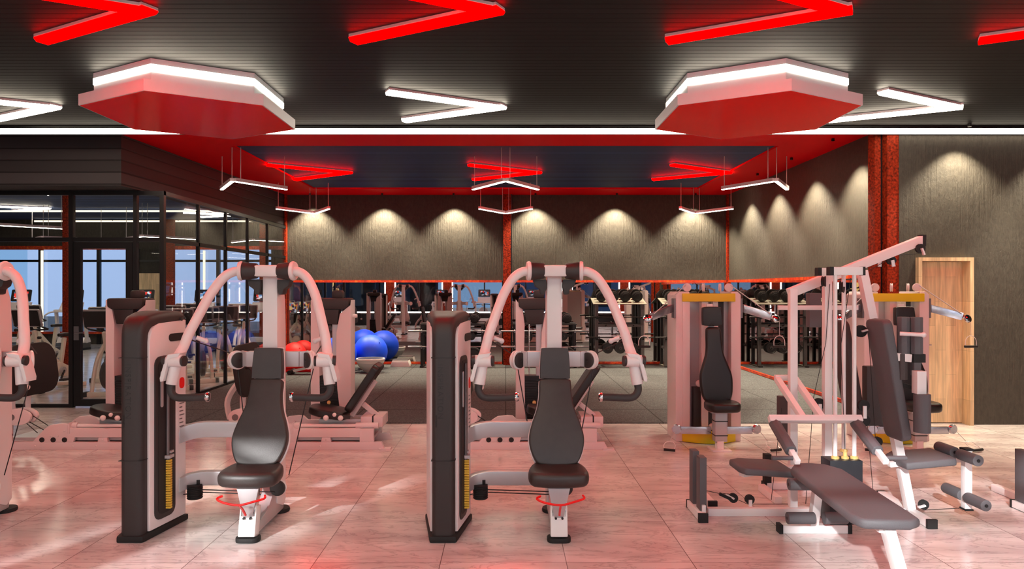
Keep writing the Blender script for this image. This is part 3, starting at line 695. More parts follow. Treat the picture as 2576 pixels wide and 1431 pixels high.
    B().tube([(.30,.56,1.12),(.14,.47,.33)], .004, 6).build('drop_cable', 'cable', t)
    B().tube([(-.27,.56,1.12),(-.20,.5,.72)], .004, 6).build('drop_cable', 'cable', t)
    # ---- lower pulleys
    b = B()
    for i in range(4): b.lathe([(0,0),(.05,0),(.056,.006),(.05,.013),(.056,.020),(.05,.026),(0,.026)], (-.545,.45,.165+i*.026), (0,0,1), 24)
    b.build('lower_pulley_stack', 'rubber_black', t)
    B().cyl((-.57,.45,.26), (-.57,.45,.30), .012).cyl((-.52,.45,.26), (-.52,.45,.30), .012).build('pulley_hanger', 'black_metal', t)
    B().tube([(-.50,.43,.235),(.06,.40,.225)], .004, 6).tube([(-.50,.45,.21),(.02,.42,.20)], .004, 6).tube([(-.60,.44,.20),(-.66,.43,.19)], .004, 6).build('low_cable', 'cable', t)
    pl = B().lathe([(0,-.03),(.056,-.03),(.058,-.02),(.048,-.01),(.058,0),(0,0)], (.075,.42,.25), (0,-1,0), 28).build('lower_pulley', 'white_gloss', t)
    B().lathe([(0,0),(.056,0),(.056,.012),(.05,.018),(0,.018)], (.075,.42,.25), (0,-1,0), 28).build('pulley_cap', 'black_shroud', pl)
    b = B()
    b.bar((0.03,.45,.30), (.10,.43,.27), .03, .05).build('pulley_arm', 'white_paint', t, bevel=.004)
    return t
mat('plate_white', (222,206,206), .4)
cp = chest_press('white and black chest press machine in the front row, nearest to the picture centre')
cp.location = (.36, 4.77, 0)
dup(cp, 'white and black chest press machine in the front row, whole machine on the left', (-1.74, 4.77, 0))
dup(cp, 'white and black chest press machine cut off by the left edge of the picture', (-3.84, 4.77, 0))
# ================================================================ LEG PRESS MACHINES (second row)
def leg_press(label):
    """origin on the floor below the weight tower, y=0 at the near edge of the base; user faces -x"""
    t = thing('leg_press_machine', label, 'gym machine', (0,0,0), 0, 'leg press machines in the second row')
    W = 'white_paint'
    def slab(pts, y0, y1, m, name, par=t, bev=.006):
        return B().prism([(a, y0, c) for a, c in pts], (0, y1-y0, 0)).build(name, m, par, bevel=bev)
    # base side rails
    for y0 in (0, .50):
        rail = slab([(-.92,0),(.66,0),(.74,.0),(.70,.08),(-.55,.08),(-.55,.083),(-.92,.083)], y0, y0+.05, W, 'base_rail')
        slab([(-.06,.13),(.62,.13),(.62,.225),(-.22,.225),(-.27,.27),(-.33,.275),(-.44,.262),(-.50,.225),(-.60,.12),(-.635,.08),(-.50,.08),(-.20,.08),(-.185,.13)], y0+.004, y0+.046, W, 'frame_side')
        slab([(.47,.08),(.62,.08),(.62,.225),(.47,.225)], y0+.002, y0+.048, W, 'rail_end')
        slab([(.06,.08),(.17,.08),(.16,.13),(.07,.13)], y0+.0, y0+.05, W, 'rail_link')
    for x in (-.53, -.41, -.29):
        B().cyl((x,-.002,.105), (x,.006,.105), .027).build('frame_hole', 'recess_black', t)
    for x, z in ((-.29,.20),(-.43,.145),(-.36,.145),(-.2,.04),(.05,.04),(.115,.105),(-.6,.04)):
        B().lathe([(0,0),(.010,0),(.010,.003),(.004,.007),(0,.007)], (x,0,z), (0,-1,0), 12).build('rail_bolt', 'white_gloss', t)
    B().box(.68,.80,-.03,.06,0,.018).build('end_foot', W, t)
    B().box(-.90,.60,.05,.50,.09,.12).build('base_tray', 'silver_paint', t)
    # front oval pulley housing
    o = [( -.80+.155*math.cos(a)*(1 if math.cos(a) > 0 else .8), .345+.088*math.sin(a)) for a in [2*math.pi*k/28 for k in range(28)]]
    slab(o, -.01, .03, W, 'pulley_housing'); slab([(a*1.0+.035, c+.006) for a, c in o], .05, .09, W, 'pulley_housing')
    slab([(-.80+.15*(q[0]+.80)/.155, .345+(q[1]-.345)*.9) for q in o], .03, .05, 'black_plastic', 'pulley_wheel')
    B().cyl((-.845,-.014,.345), (-.845,-.008,.345), .034).build('housing_hole', 'bolt_grey', t)
    slab([(-.95,.0),(-.87,.0),(-.86,.27),(-.95,.30)], .01, .05, W, 'pulley_post')
    B().cyl((-.86,-.02,.16), (-.86,.0,.16), .022).build('post_knob', 'rubber_black', t)
    B().tube([(-.66,.04,.36),(-.49,.04,.25)], .005, 6).tube([(-.69,.04,.29),(-.53,.04,.20)], .005, 6).tube([(-.72,.04,.275),(-.60,.04,.17)], .005, 6).build('drive_cables', 'cable', t)
    # foot plate and its two swing arms
    B().tube([(-1.02,.30,.27),(-1.05,.30,.42),(-1.03,.30,.52),(-.97,.30,.62),(-.90,.30,.70)], .034, 4, 3).build('swing_arm', W, t, bevel=.004)
    B().tube([(-.87,.30,.27),(-.88,.30,.46),(-.86,.30,.56),(-.79,.30,.63)], .034, 4, 3).build('swing_arm', W, t, bevel=.004)
    slab([(-.93,.69),(-.88,.67),(-.78,.63),(-.76,.72),(-.80,.86),(-.84,.86)], .27, .33, W, 'plate_carrier')
    B().cyl((-.905,.262,.685), (-.905,.27,.685), .03).build('carrier_cap', 'rubber_black', t)
    po = rrect(.82, .56, .2, 6)
    a = math.radians(8)
    cushion('foot_plate', po, frame_m((-.80,.22,.83), (0,1,0), (-math.sin(a),0,math.cos(a)), (math.cos(a),0,math.sin(a))), .045, 'rubber_black', t, .012, 0, 2)
    B().tube([(-.72,-.02,.87),(-.66,-.10,.88),(-.62,-.12,.84),(-.61,-.12,.70)], .017, 10, 4).build('plate_handle', 'grip_rubber', t)
    B().ball((-.61,-.12,.68), .034, n=14).build('handle_knob', 'white_gloss', t)
    # weight tower
    L = [(-.232,0),(-.10,0),(-.125,.30),(-.13,.60),(-.135,1.0),(-.13,1.30),(-.16,1.50),(-.215,1.56),(-.232,1.585)]
    slab(L, .67, .90, W, 'side_panel'); slab([(-a, c) for a, c in [(-.232,0),(-.16,0),(-.11,.25),(-.075,.55),(-.06,.80),(-.065,1.2),(-.105,1.42),(-.17,1.475),(-.225,1.52),(-.232,1.58)]], .67, .90, W, 'side_panel')
    slab([(-.20,1.60),(.215,1.60),(.218,1.54),(.19,1.49),(.14,1.47),(-.15,1.47),(-.2,1.50)], .63, .93, 'black_shroud', 'tower_head', bev=.025)
    slab([(-.14,1.48),(.10,1.48),(.075,1.30),(-.10,1.30)], .655, .80, 'black_shroud', 'tower_bib', bev=.01)
    slab([(-.02,1.60),(.105,1.60),(.105,1.665),(.09,1.69),(.0,1.69),(-.02,1.67)], .80, .92, 'black_shroud', 'tower_cap', bev=.012)
    slab([(.004,.35),(.075,.35),(.075,1.30),(.004,1.30)], .72, .80, 'silver_paint', 'tower_spine')
    B().cyl((-.075,.76,.6), (-.075,.76,1.3), .008).build('guide_rod', 'chrome', t)
    wp = []
    for i in range(18):
        z = .12+i*.029; w0 = -.14+.001*i; wp.append(B().box(-.14, .10, .68, .84, z, z+.026).build('weight_plate', 'black_metal', t))
    B().box(-.14,.10,.68,.84,.645,.70).build('stack_top', 'black_metal', t)
    for i in range(6):
        B().cyl((-.02,.672,.33-i*.04), (-.02,.68,.33-i*.04), .009, n=10).build('plate_hole', 'recess_black', t)
    B().lathe([(0,.0),(.02,.0),(.024,.01),(.018,.03),(0,.034)], (-.02,.68,.395), (0,-1,0), 18).build('selector_knob', 'brass_knob', t)
    B().lathe([(0,0),(.02,0),(.026,.02),(.02,.05),(0,.055)], (.232,.78,1.39), (1,0,0), 16).build('side_knob', 'white_gloss', t)
    # carriage: rod, seat, back pad
    B().cyl((-.20,.06,.245), (.56,.06,.245), .020).build('carriage_rod', 'white_gloss', t)
    B().cyl((.42,.06,.245), (.66,.06,.245), .034).cyl((-.24,.06,.245), (-.18,.06,.245), .034).build('rod_sleeve', W, t)
    slab([(-.255,.17),(-.235,.17),(-.235,.29),(-.255,.27)], -.01, .11, W, 'rod_bracket')
    B().box(.46,.70,.10,.44,.22,.335).build('carriage_block', W, t, bevel=.01)
    B().box(.585,.60,.095,.445,.215,.34).build('carriage_band', 'black_plastic', t)
    B().box(.0,.46,.14,.40,.20,.30).build('seat_carrier', 'silver_paint', t, bevel=.01)
    so = [(-.215,.0),(-.19,-.11),(-.10,-.175),(.03,-.19),(.17,-.175),(.21,-.10),(.215,0),(.21,.10),(.17,.175),(.03,.19),(-.10,.175),(-.19,.11)]
    cushion('seat', so, frame_m((.085,.23,.325), (.985,0,-.17), (0,1,0), (.17,0,.985)), .085, 'pad_black', t, .02)
    for x in (.11, .265): B().ball((x,.015,.335), .03, n=14).build('seat_knob', 'white_gloss', t)
    ax = Vector((.555,0,.83)).normalized()
    cushion('back_pad', rrect(.34,.60,.06,5,0,.30), frame_m((.345,.24,.36), (0,-1,0), ax, (-ax.z,0,ax.x)), .085, 'pad_black', t, .02, 0)
    B().bar((.34,.24,.32), Vector((.34,.24,.32))+ax*.46, .05, .05).build('back_frame', W, t, bevel=.006)
    B().bar((.46,.24,.45), (.62,.24,.32), .05, .05).build('back_strut', W, t, bevel=.006)
    B().bar((.20,.0,.36), (.36,.05,.335), .03, .03).build('seat_handle', 'grip_rubber', t)
    B().ball((.205,-.005,.372), .022, n=12).build('handle_end', 'white_gloss', t)
    return t
lp = leg_press('pale leg press in the second row, reclined back pad right of the left chest press')
lp.location = (-2.02, 7.53, 0)
dup(lp, 'pale leg press machine in the second row, half hidden behind the middle chest press', (.35, 7.53, 0))
dup(lp, 'pale leg press in the second row with big black foot plate at far left', (-4.39, 7.53, 0))
# ================================================================ CABLE MACHINES WITH SEAT
mat('pale_pink_panel', (222,206,206), .4)
mat('arm_metal', (200,205,215), .22, .9)
def d_handle(parent, top, tilt, R=.06):
    """stirrup handle: cord, half ring, black grip; returns nothing, adds parts"""
    c = Vector(top); k = Matrix.Rotation(tilt, 3, 'Y')
    P = [c+k @ Vector((R*math.sin(a), 0, -R*1.15+R*1.15*math.cos(a))) for a in [math.radians(q) for q in range(-90, 91, 15)]]
    P = [c+k @ Vector((-R,0,-R*1.15-.045))]+P+[c+k @ Vector((R,0,-R*1.15-.045))]
    h = B().tube(P, .0035, 6).build('handle_ring', 'white_gloss', parent)
    B().cyl(c+k @ Vector((-R*1.15,0,-R*1.15-.05)), c+k @ Vector((R*1.15,0,-R*1.15-.05)), .014, n=12).build('handle_grip', 'rubber_black', h)
def cable_machine(label):
    """origin: floor, centre of the cabinet front"""
    t = thing('cable_machine', label, 'gym machine', (0,0,0), 0, 'twin cable machines with seats')
    W = 'pale_pink_panel'
    B().prism([(-.365,0,.0),(-.21,0,.0),(-.21,0,1.675),(-.33,0,1.675),(-.365,0,1.64)], (0,.42,0)).build('side_column', W, t, bevel=.008)
    B().prism([(.255,0,.0),(.365,0,.0),(.365,0,1.64),(.33,0,1.675),(.255,0,1.675)], (0,.42,0)).build('side_column', W, t, bevel=.008)
    B().box(-.29,-.21,-.012,.0,.01,1.60).build('column_strip', W, t, bevel=.003)
    B().box(-.21,.255,.12,.40,.02,1.64).build('back_panel', 'silver_paint', t)
    B().box(-.075,.0,.0,.12,.02,1.62).build('centre_post', W, t, bevel=.006)
    B().box(.06,.12,.03,.12,.5,1.62).build('centre_post', W, t, bevel=.006)
    B().box(.13,.19,.06,.12,.9,1.62).build('guide_channel', 'recess_black', t)
    B().box(-.16,-.075,.03,.12,.12,.60).build('weight_column', 'black_shroud', t, bevel=.004)
    B().box(.0,.07,.03,.12,.10,.35).build('weight_column', 'black_shroud', t, bevel=.004)
    B().ball((-.10,.02,.645), .038, (1,.5,1)).build('stack_pulley', W, t)
    B().ball((.045,.02,.16), .038, (1,.5,1)).build('stack_pulley', W, t)
    # yellow bands
    B().box(-.295,.295,-.03,.0,1.565,1.655).build('top_band', 'yellow_paint', t, bevel=.004)
    n = 12; o = []
    for i in range(n+1):
        x = -.295+i*.59/n; o.append((x, -.03-.13*math.sin(math.pi*i/n)))
    B().hexa([(a,c,.005) for a,c in o]+[(.295,0,.005),(-.295,0,.005)], [(a,c,.125) for a,c in o]+[(.295,0,.115),(-.295,0,.115)]).build('bottom_band', 'yellow_paint', t, bevel=.003)
    # top pulleys
    for x, face in ((-.235,1),(-.05,0),(.135,0),(.235,1)):
        ax = (0,-1,0) if face else (.9,-.4,0)
        B().lathe([(0,-.012),(.045,-.012),(.047,-.006),(.040,0),(.047,.006),(.045,.012),(0,.012)], (x,.02,1.722), ax, 26).build('top_pulley', W, t)
    # arms
    for s in (-1, 1):
        a0 = Vector((s*.365,.06,1.50)); a1 = Vector((s*.66,-.12,1.40))
        B().bar(a0, a1, .03, .085).build('upper_arm', 'arm_metal', t, bevel=.004)
        B().box(min(s*.365,s*.385),max(s*.365,s*.385),.0,.12,1.38,1.60).build('arm_hinge', 'bolt_grey', t)
        j = B().lathe([(0,-.02),(.03,-.02),(.045,-.01),(.045,.01),(.03,.02),(0,.02)], a1+Vector((s*.05,-.01,-.02)), (s*.3,-.9,.3), 18).build('arm_swivel', 'chrome', t)
        B().cyl(a1, a1+Vector((s*.05,-.01,-.02)), .02, n=10).build('swivel_pin', 'chrome', t)
        B().tube([(s*.25,.01,1.75), a1+Vector((-s*.02,-.02,.03))], .005, 6).build('arm_cable', 'cable_light', t)
        e = a1+Vector((s*.085,-.01,-.05))
        B().tube([e, e+Vector((0,0,-.16))], .003, 6).build('handle_cord', 'cable_light', t)
        d_handle(t, e+Vector((0,0,-.16)), 0)
        # low arms
        b0 = Vector((s*.06 if s > 0 else -.06, -.30, .182)); b1 = Vector((s*.385,-.30,.187))
        B().bar(b0, b1, .04, .078).build('lower_arm', 'arm_metal', t, bevel=.004)
        B().lathe([(0,-.02),(.045,-.02),(.052,-.01),(.044,0),(.052,.01),(.045,.02),(0,.02)], b1+Vector((s*.045,-.01,.01)), (s*.3,-.95,0), 20).build('arm_swivel', 'arm_metal', t)
        e = b1+Vector((s*.075,-.04,-.015)); g = e+Vector((s*.06,-.05,-.087))
        B().tube([e, g], .003, 6).build('handle_cord', 'cable_light', t)
        c = g+Vector((s*.02,-.03,0))
        h = B().tube([c+Vector((s*(-.05),0,-.005-.0)), c+Vector((s*(-.055),-.06,-.03)), c+Vector((s*-.03,-.11,-.062))], .0035, 6, 3).tube([c+Vector((s*(-.05),0,-.005)), c+Vector((s*.02,.0,.0)), c+Vector((s*.06,-.03,-.03)), c+Vector((s*.065,-.09,-.055))], .0035, 6, 3).build('handle_ring', 'white_gloss', t)
        B().cyl(c+Vector((s*-.04,-.12,-.065)), c+Vector((s*.075,-.095,-.06)), .014, n=12).build('handle_grip', 'rubber_black', h)
    # seat on its post
    y = -.42
    B().box(-.10,.10,y-.10,y+.14,.0,.014).build('foot_plate', 'white_gloss', t)
    B().box(-.035,.035,y-.03,y+.05,.014,.10).build('post_foot', 'white_gloss', t)
    B().box(-.055,.075,y-.03,y+.10,.085,.40).build('seat_post', 'silver_paint', t, bevel=.01)
    for z in (.15, .30): B().box(-.058,.078,y-.033,y+.103,z,z+.01).build('post_band', 'black_plastic', t)
    B().box(-.10,.13,y-.05,y+.14,.395,.41).build('seat_bracket', 'silver_paint', t)
    so = [(-.165,-.10),(-.12,-.155),(0,-.17),(.12,-.155),(.165,-.10),(.18,.0),(.16,.12),(.07,.16),(-.07,.16),(-.16,.12),(-.18,.0)]
    cushion('seat', so, frame_m((.035,y+.02,.41), (1,0,0), (0,1,0), (0,0,1)), .10, 'pad_black', t, .035)
    up = Vector((-.03,.10,.99)).normalized(); nr = Vector((0,-.99,.10)).normalized()
    bo = [(-.13,.01),(-.06,-.005),(.06,-.005),(.13,.01),(.165,.08),(.178,.20),(.172,.30),(.14,.40),(.105,.50),(.09,.60),(.084,.74),(.07,.80),(0,.81),(-.07,.80),(-.084,.74),(-.09,.60),(-.105,.50),(-.14,.40),(-.172,.30),(-.178,.20),(-.165,.08)]
    cushion('back_pad', bo, frame_m((.02,y+.19,.48), (1,0,-.0), up, nr), .07, 'pad_black', t, .03)
    cushion('head_pad', [(-.09,0),(0,-.006),(.09,0),(.108,.03),(.102,.17),(.085,.20),(0,.205),(-.085,.20),(-.102,.17),(-.108,.03)], frame_m((-.01,y+.28,1.305), (1,0,0), (-.03,.05,1), (0,-1,.05)), .07, 'pad_black', t, .026)
    B().bar((.02,y+.21,.42), (-.02,y+.31,1.54), .065, .03, (0,1,0)).build('pad_bracket', 'white_gloss', t, bevel=.004)
    return t
cm = cable_machine('cable machine with yellow bands and black seat, left of the white multi gym')
cm.location = (2.27, 7.95, 0)
dup(cm, 'cable machine with yellow bands and black seat in front of the wooden door', (4.38, 7.95, 0))
# ================================================================ WHITE MULTI GYMS
def multi_gym(label):
    O = Vector((2.4, 5.3, 0))
    t = thing('multi_gym', label, 'gym machine', O, 0, 'white multi gyms')
    M = Matrix.Translation(-O); Wt = 'gym_white'
    def put(b, name, m=Wt, par=t, bevel=0): return b.xf(M).build(name, m, par, bevel=bevel)
    def beam(p, q, name='frame_tube', w=.056, h=None, m=Wt, up=(0,0,1)): return put(B().bar(p, q, w, h, up), name, m, bevel=.003)
    def cap(x0,x1,y0,y1,z0,z1): return put(B().box(x0,x1,y0,y1,z0,z1), 'end_cap', 'rubber_black')
    def foam(p, q, r, n=8, name='foam_roller', m='pad_grey'): return put(B().cyl(p, q, r, n=n), name, m, bevel=.006)
    def pulley(c, ax=(0,-1,0), r=.036, tab=None):
        pl = put(B().lathe([(0,-.012),(r,-.012),(r*.86,0),(r,.012),(0,.012)], c, ax, 14), 'pulley_wheel', 'rubber_black')
        if tab:
            c = Vector(c); put(B().bar(c+Vector((0,-.02,0)), c+Vector((tab[0],-.02,tab[1])), .024, .012), 'pulley_bracket', Wt)
    # floor frame
    beam((1.52,5.35,.028), (3.0,5.35,.028), 'base_tube')
    beam((1.44,5.19,.034), (1.44,5.53,.034), 'base_tube'); cap(1.405,1.475,5.165,5.19,0,.068); cap(1.41,1.47,5.53,5.55,0,.062)
    beam((1.60,5.50,.03), (1.60,6.0,.03), 'base_tube'); cap(1.565,1.635,5.475,5.50,0,.066)
    beam((3.03,5.06,.03), (3.06,5.78,.03), 'base_tube'); cap(2.995,3.065,5.035,5.06,0,.066); cap(3.03,3.09,5.78,5.80,0,.06)
    beam((2.21,6.05,.03), (2.9,6.05,.03), 'base_tube'); cap(2.19,2.215,6.015,6.085,0,.064)
    beam((2.16,5.62,.03), (2.16,6.0,.03), 'base_tube')
    beam((1.93,4.97,.029), (2.385,4.97,.029), 'base_tube'); cap(1.905,1.93,4.935,5.005,0,.062); cap(2.385,2.41,4.935,5.005,0,.062)
    # uprights and top
    beam((2.175,5.38,.056), (2.175,5.38,1.70), 'upright')
    beam((2.415,5.335,.056), (2.415,5.335,1.80), 'upright')
    beam((2.148,5.38,1.672), (3.28,5.60,2.09), 'top_beam', .056, .07)
    cap(3.265,3.30,5.57,5.63,2.04,2.13)
    beam((2.31,5.03,1.83), (2.52,5.03,1.83), 'rod_carrier', .056, .056); cap(2.285,2.312,5.0,5.06,1.80,1.86); cap(2.518,2.535,5.0,5.06,1.80,1.86)
    beam((2.31,5.22,1.83), (2.45,5.22,1.83), 'rod_carrier', .056, .056); cap(2.285,2.312,5.19,5.25,1.80,1.86)
    for x, y in ((2.33,5.02),(2.465,5.02),(2.495,5.24)):
        put(B().cyl((x,y,.50), (x,y,1.81), .0145, n=14), 'guide_rod')
        put(B().lathe([(.015,.0),(.028,0),(.028,.012),(.018,.02),(.015,.02)], (x,y,.505), (0,0,1), 16), 'rod_collar', 'brass_knob')
    put(B().lathe([(0,.0),(.026,0),(.026,.012),(.014,.02),(.014,.045),(.008,.05),(.008,.065),(0,.066)], (2.40,5.02,.505), (0,0,1), 16), 'stack_eye', 'brass_knob')
    put(B().tube([(2.40,5.02,.56),(2.37,5.02,1.3),(2.44,5.02,1.78)], .0025, 6), 'stack_cable', 'cable')
    ws = put(B().box(2.263,2.49,4.95,5.10,.06,.505), 'weight_stack', 'stack_black', bevel=.003)
    # leaning member on the right with inclined back pad
    beam((2.67,5.32,1.84), (3.03,5.32,.056), 'slanted_upright', .06, .066)
    ax = Vector((2.885-2.735,0,.62-1.49)).normalized(); ux = Vector((0,1,0))
    cushion('back_pad', rrect(.26,.88,.05,4,0,.44), M @ frame_m((2.74,5.16,1.49), (0,1,0), ax, ax.cross(Vector((0,-1,0)))), .07, 'pad_grey', t, .014, 0, 2)
    cushion('back_pad', rrect(.26,.80,.05,4,0,.40), M @ frame_m((2.66,5.62,1.46), (0,1,0), ax, ax.cross(Vector((0,-1,0)))), .06, 'pad_dark', t, .014, 0, 2)
    put(B().box(2.91,3.12,5.72,5.80,.60,1.08), 'rear_pad', 'pad_dark', bevel=.008)
    # rear cross bar
    beam((2.17,5.65,1.555), (2.80,5.65,1.555), 'rear_bar', .035, .036)
    put(B().box(2.46-.11,2.46+.0,6.0,6.1,1.42,1.70).box(0,.001,6,6.001,1.5,1.501) if False else B().box(2.56,2.66,5.98,6.06,1.38,1.67), 'rear_pad', 'pad_grey', bevel=.008)
    put(B().box(2.30,2.44,5.95,6.03,.42,.80), 'rear_pad', 'pad_dark', bevel=.008)
    # press arm
    beam((1.85,4.99,.79), (2.50,4.99,.79), 'press_bar', .046, .046, up=(0,.6,.8))
    for x in (2.09, 2.225): beam((x,5.0,.80), (x,5.47,1.015), 'press_bracket', .042, .042)
    beam((2.075,5.47,1.02), (2.24,5.47,1.02), 'press_bracket', .042, .042)
    for x in (1.89, 2.462):
        a = Vector((x,5.0,.765)); d = Vector((0,-.30,-.135))
        foam(a, a+d, .041, 8, 'forearm_pad'); beam(a+d, a+d*1.36, 'arm_tip', .034, .034)
        p = a+d*1.22
        s = -1 if x < 2.2 else 1
        foam(p, p+Vector((s*.155,0,.0)), .015, 12, 'arm_grip')
    # left seat
    cushion('seat', [(-.17,-.15),(.17,-.17),(.17,.15),(.10,.18),(-.13,.18),(-.20,.12),(-.20,-.08)], M @ frame_m((1.83,5.06,.405), (1,0,-.05), (0,1,0), (.05,0,1)), .05, 'pad_grey', t, .014, 0, 2)
    beam((1.68,5.06,.385), (2.16,5.30,.37), 'seat_rail', .05, .036)
    put(B().box(2.20,2.255,6.02,6.08,.06,.30), 'rear_post', 'rubber_black')
    # foot plates
    put(B().box(1.437,1.487,5.25,5.35,.065,.455), 'foot_pad', 'pad_grey', bevel=.002); put(B().box(1.428,1.478,5.42,5.52,.065,.465), 'foot_pad', 'pad_grey', bevel=.002)
    beam((1.462,5.24,.05), (1.462,5.24,.11), 'pad_mount', .026)
    # low row pulleys, bar
    pulley((1.73,5.40,.115), tab=(-.06,.03)); pulley((1.855,5.40,.105), tab=(0,-.06))
    put(B().tube([(1.455,5.38,.19),(1.62,5.40,.15),(1.70,5.40,.145)], .0025, 6).tube([(1.77,5.40,.10),(1.84,5.40,.068),(2.15,5.40,.068)], .0025, 6), 'row_cable', 'cable')
    put(B().bar((1.615,5.36,.158), (1.70,5.36,.118), .022, .022), 'cable_stop', 'rubber_black')
    # right seat with leg rollers
    cushion('seat', [(-.19,-.17),(.17,-.18),(.19,-.10),(.19,.17),(-.10,.20),(-.19,.12)], M @ frame_m((3.09,5.30,.41), (1,0,.10), (0,1,0), (-.10,0,1)), .055, 'pad_grey', t, .014, 0, 2)
    beam((2.86,5.30,.395), (3.40,5.28,.44), 'seat_rail', .05, .036)
    beam((3.375,5.20,.10), (3.375,5.20,.525), 'roller_post', .052, .052); cap(3.345,3.405,5.165,5.235,.525,.54); cap(3.345,3.405,5.165,5.235,.088,.10)
    for z, x in ((.185,3.365),(.50,3.31)):
        for y0, y1 in ((4.97,5.17),(5.23,5.43)):
            foam((x,y0,z), (x,y1,z), .040, 18)
        put(B().cyl((x,4.966,z), (x,5.43,z), .012, n=10), 'roller_axle', 'black_metal')
    pulley((3.09,5.25,.11), tab=(-.05,-.015)); put(B().tube([(3.10,5.25,.07),(3.35,5.2,.10)], .0025, 6), 'leg_cable', 'cable')
    # bench on its own legs at the front
    A = Vector((2.06,4.83,.525)); N = Vector((1.965,3.62,.525)); d = (A-N).normalized(); r = Vector((d.y,-d.x,0))
    L = (A-N).length
    bo = [(-.125,0),(.10,0),(.165,.05),(.168,.15),(.168,L-.16),(.10,L-.03),(0,L),(-.10,L-.02),(-.168,L-.16),(-.168,.10),(-.15,.03)]
    cushion('bench_pad', bo, M @ frame_m(N+Vector((0,0,-.055)), r, d, (0,0,1)), .055, 'pad_grey', t, .02, 0, 3)
    beam(N+d*.08+Vector((0,0,-.075)), A-d*.08+Vector((0,0,-.075)), 'bench_rail', .05, .04)
    beam((1.998,3.43,.0), (1.996,3.72,.462), 'bench_leg', .056, .056, up=(0,1,0)); cap(1.96,2.035,3.40,3.47,0,.02)
    beam((2.15,4.965,.056), (2.15,4.86,.45), 'bench_leg', .056, .056, up=(0,1,0))
    # leg developer rollers under the bench's far end
    for z, x0, x1 in ((.375,1.925,2.12),(.145,1.915,2.10)): foam((x0,4.83,z), (x1,4.83,z), .040, 18)
    foam((2.165,4.83,.145), (2.32,4.83,.145), .040, 18)
    for z, x0 in ((.375,1.924),(.145,1.914)): put(B().cyl((x0,4.83,z), (x0+.003,4.83,z), .011, n=10), 'roller_bore', 'recess_black')
    # high pulleys
    pulley((3.24,5.55,2.02), tab=(.02,-.05)); pulley((3.04,5.60,1.93), tab=(.01,-.05)); pulley((2.95,5.62,1.93), tab=(.0,-.05), r=.03)
    pulley((2.44,5.15,1.72), (.8,-.6,0), tab=(0,.05), r=.045); pulley((2.375,5.30,1.76), (.8,-.6,0), r=.04)
    pulley((2.64,5.28,1.39), tab=(.04,.01), r=.045); pulley((2.62,5.2,.85), tab=(0,-.09), r=.042); pulley((2.625,5.2,.74), r=.042); pulley((2.36,5.35,.84), tab=(0,-.06), r=.042)
    pulley((2.80,5.35,.555), r=.036)
    put(B().tube([(2.42,5.3,1.74),(2.39,5.30,1.3),(2.30,5.30,.9),(2.24,5.3,.1)], .0025, 6).tube([(3.01,5.60,1.93),(2.72,5.4,1.82)], .0025, 6).tube([(3.25,5.55,1.98),(3.06,5.60,1.97)], .0025, 6).tube([(2.65,5.2,.70),(2.80,5.4,.10)], .0025, 6).tube([(2.66,5.2,1.35),(2.76,5.3,.58)], .0025, 6).tube([(2.10,5.40,.8),(2.02,5.4,.1)], .0025, 6), 'frame_cable', 'cable')
    # butterfly station on the right
    for x, y in ((2.79,5.05),(2.865,5.02)):
        put(B().cyl((x+.04,y,1.245), (x+.04,y,1.505), .042, n=8), 'arm_pad', 'pad_grey', bevel=.004)
    put(B().cyl((2.77,4.99,1.39), (2.905,4.93,1.385), .014, n=12).ball((2.905,4.935,1.385), .019, n=12), 'arm_peg', Wt)
    put(B().cyl((2.82,5.05,1.06), (2.82,5.05,1.245), .036, n=8), 'arm_pad', 'pad_dark', bevel=.004)
    beam((2.74,5.08,1.225), (2.87,5.02,1.215), 'pad_arm', .05, .055)
    beam((2.87,5.02,1.215), (2.955,5.02,1.215), 'pad_arm', .056, .06, 'rubber_black')
    beam((2.90,5.02,1.09), (2.90,5.02,1.19), 'pad_post', .05, .05, 'pad_grey')
    beam((2.90,4.98,.97), (2.90,4.98,1.13), 'pad_post', .066, .07)
    foam((2.915,4.97,.70), (2.915,4.97,.97), .056, 10, 'roller_pad')
    beam((2.83,5.08,1.02), (2.90,5.06,1.0), 'pad_arm', .04, .03, 'rubber_black')
    return t
mat('gym_white', (236,230,230), .4)
mat('pad_dark', (66,60,60), .65, bump=(180,.15))
mat('stack_black', (26,28,34), .35)
mg = multi_gym('white tube multi gym with long grey bench in the right foreground')
m2 = dup(mg, 'white tube multi gym cut off by the right edge, only its grey foot pads showing', (2.4+2.53, 5.3, 0))
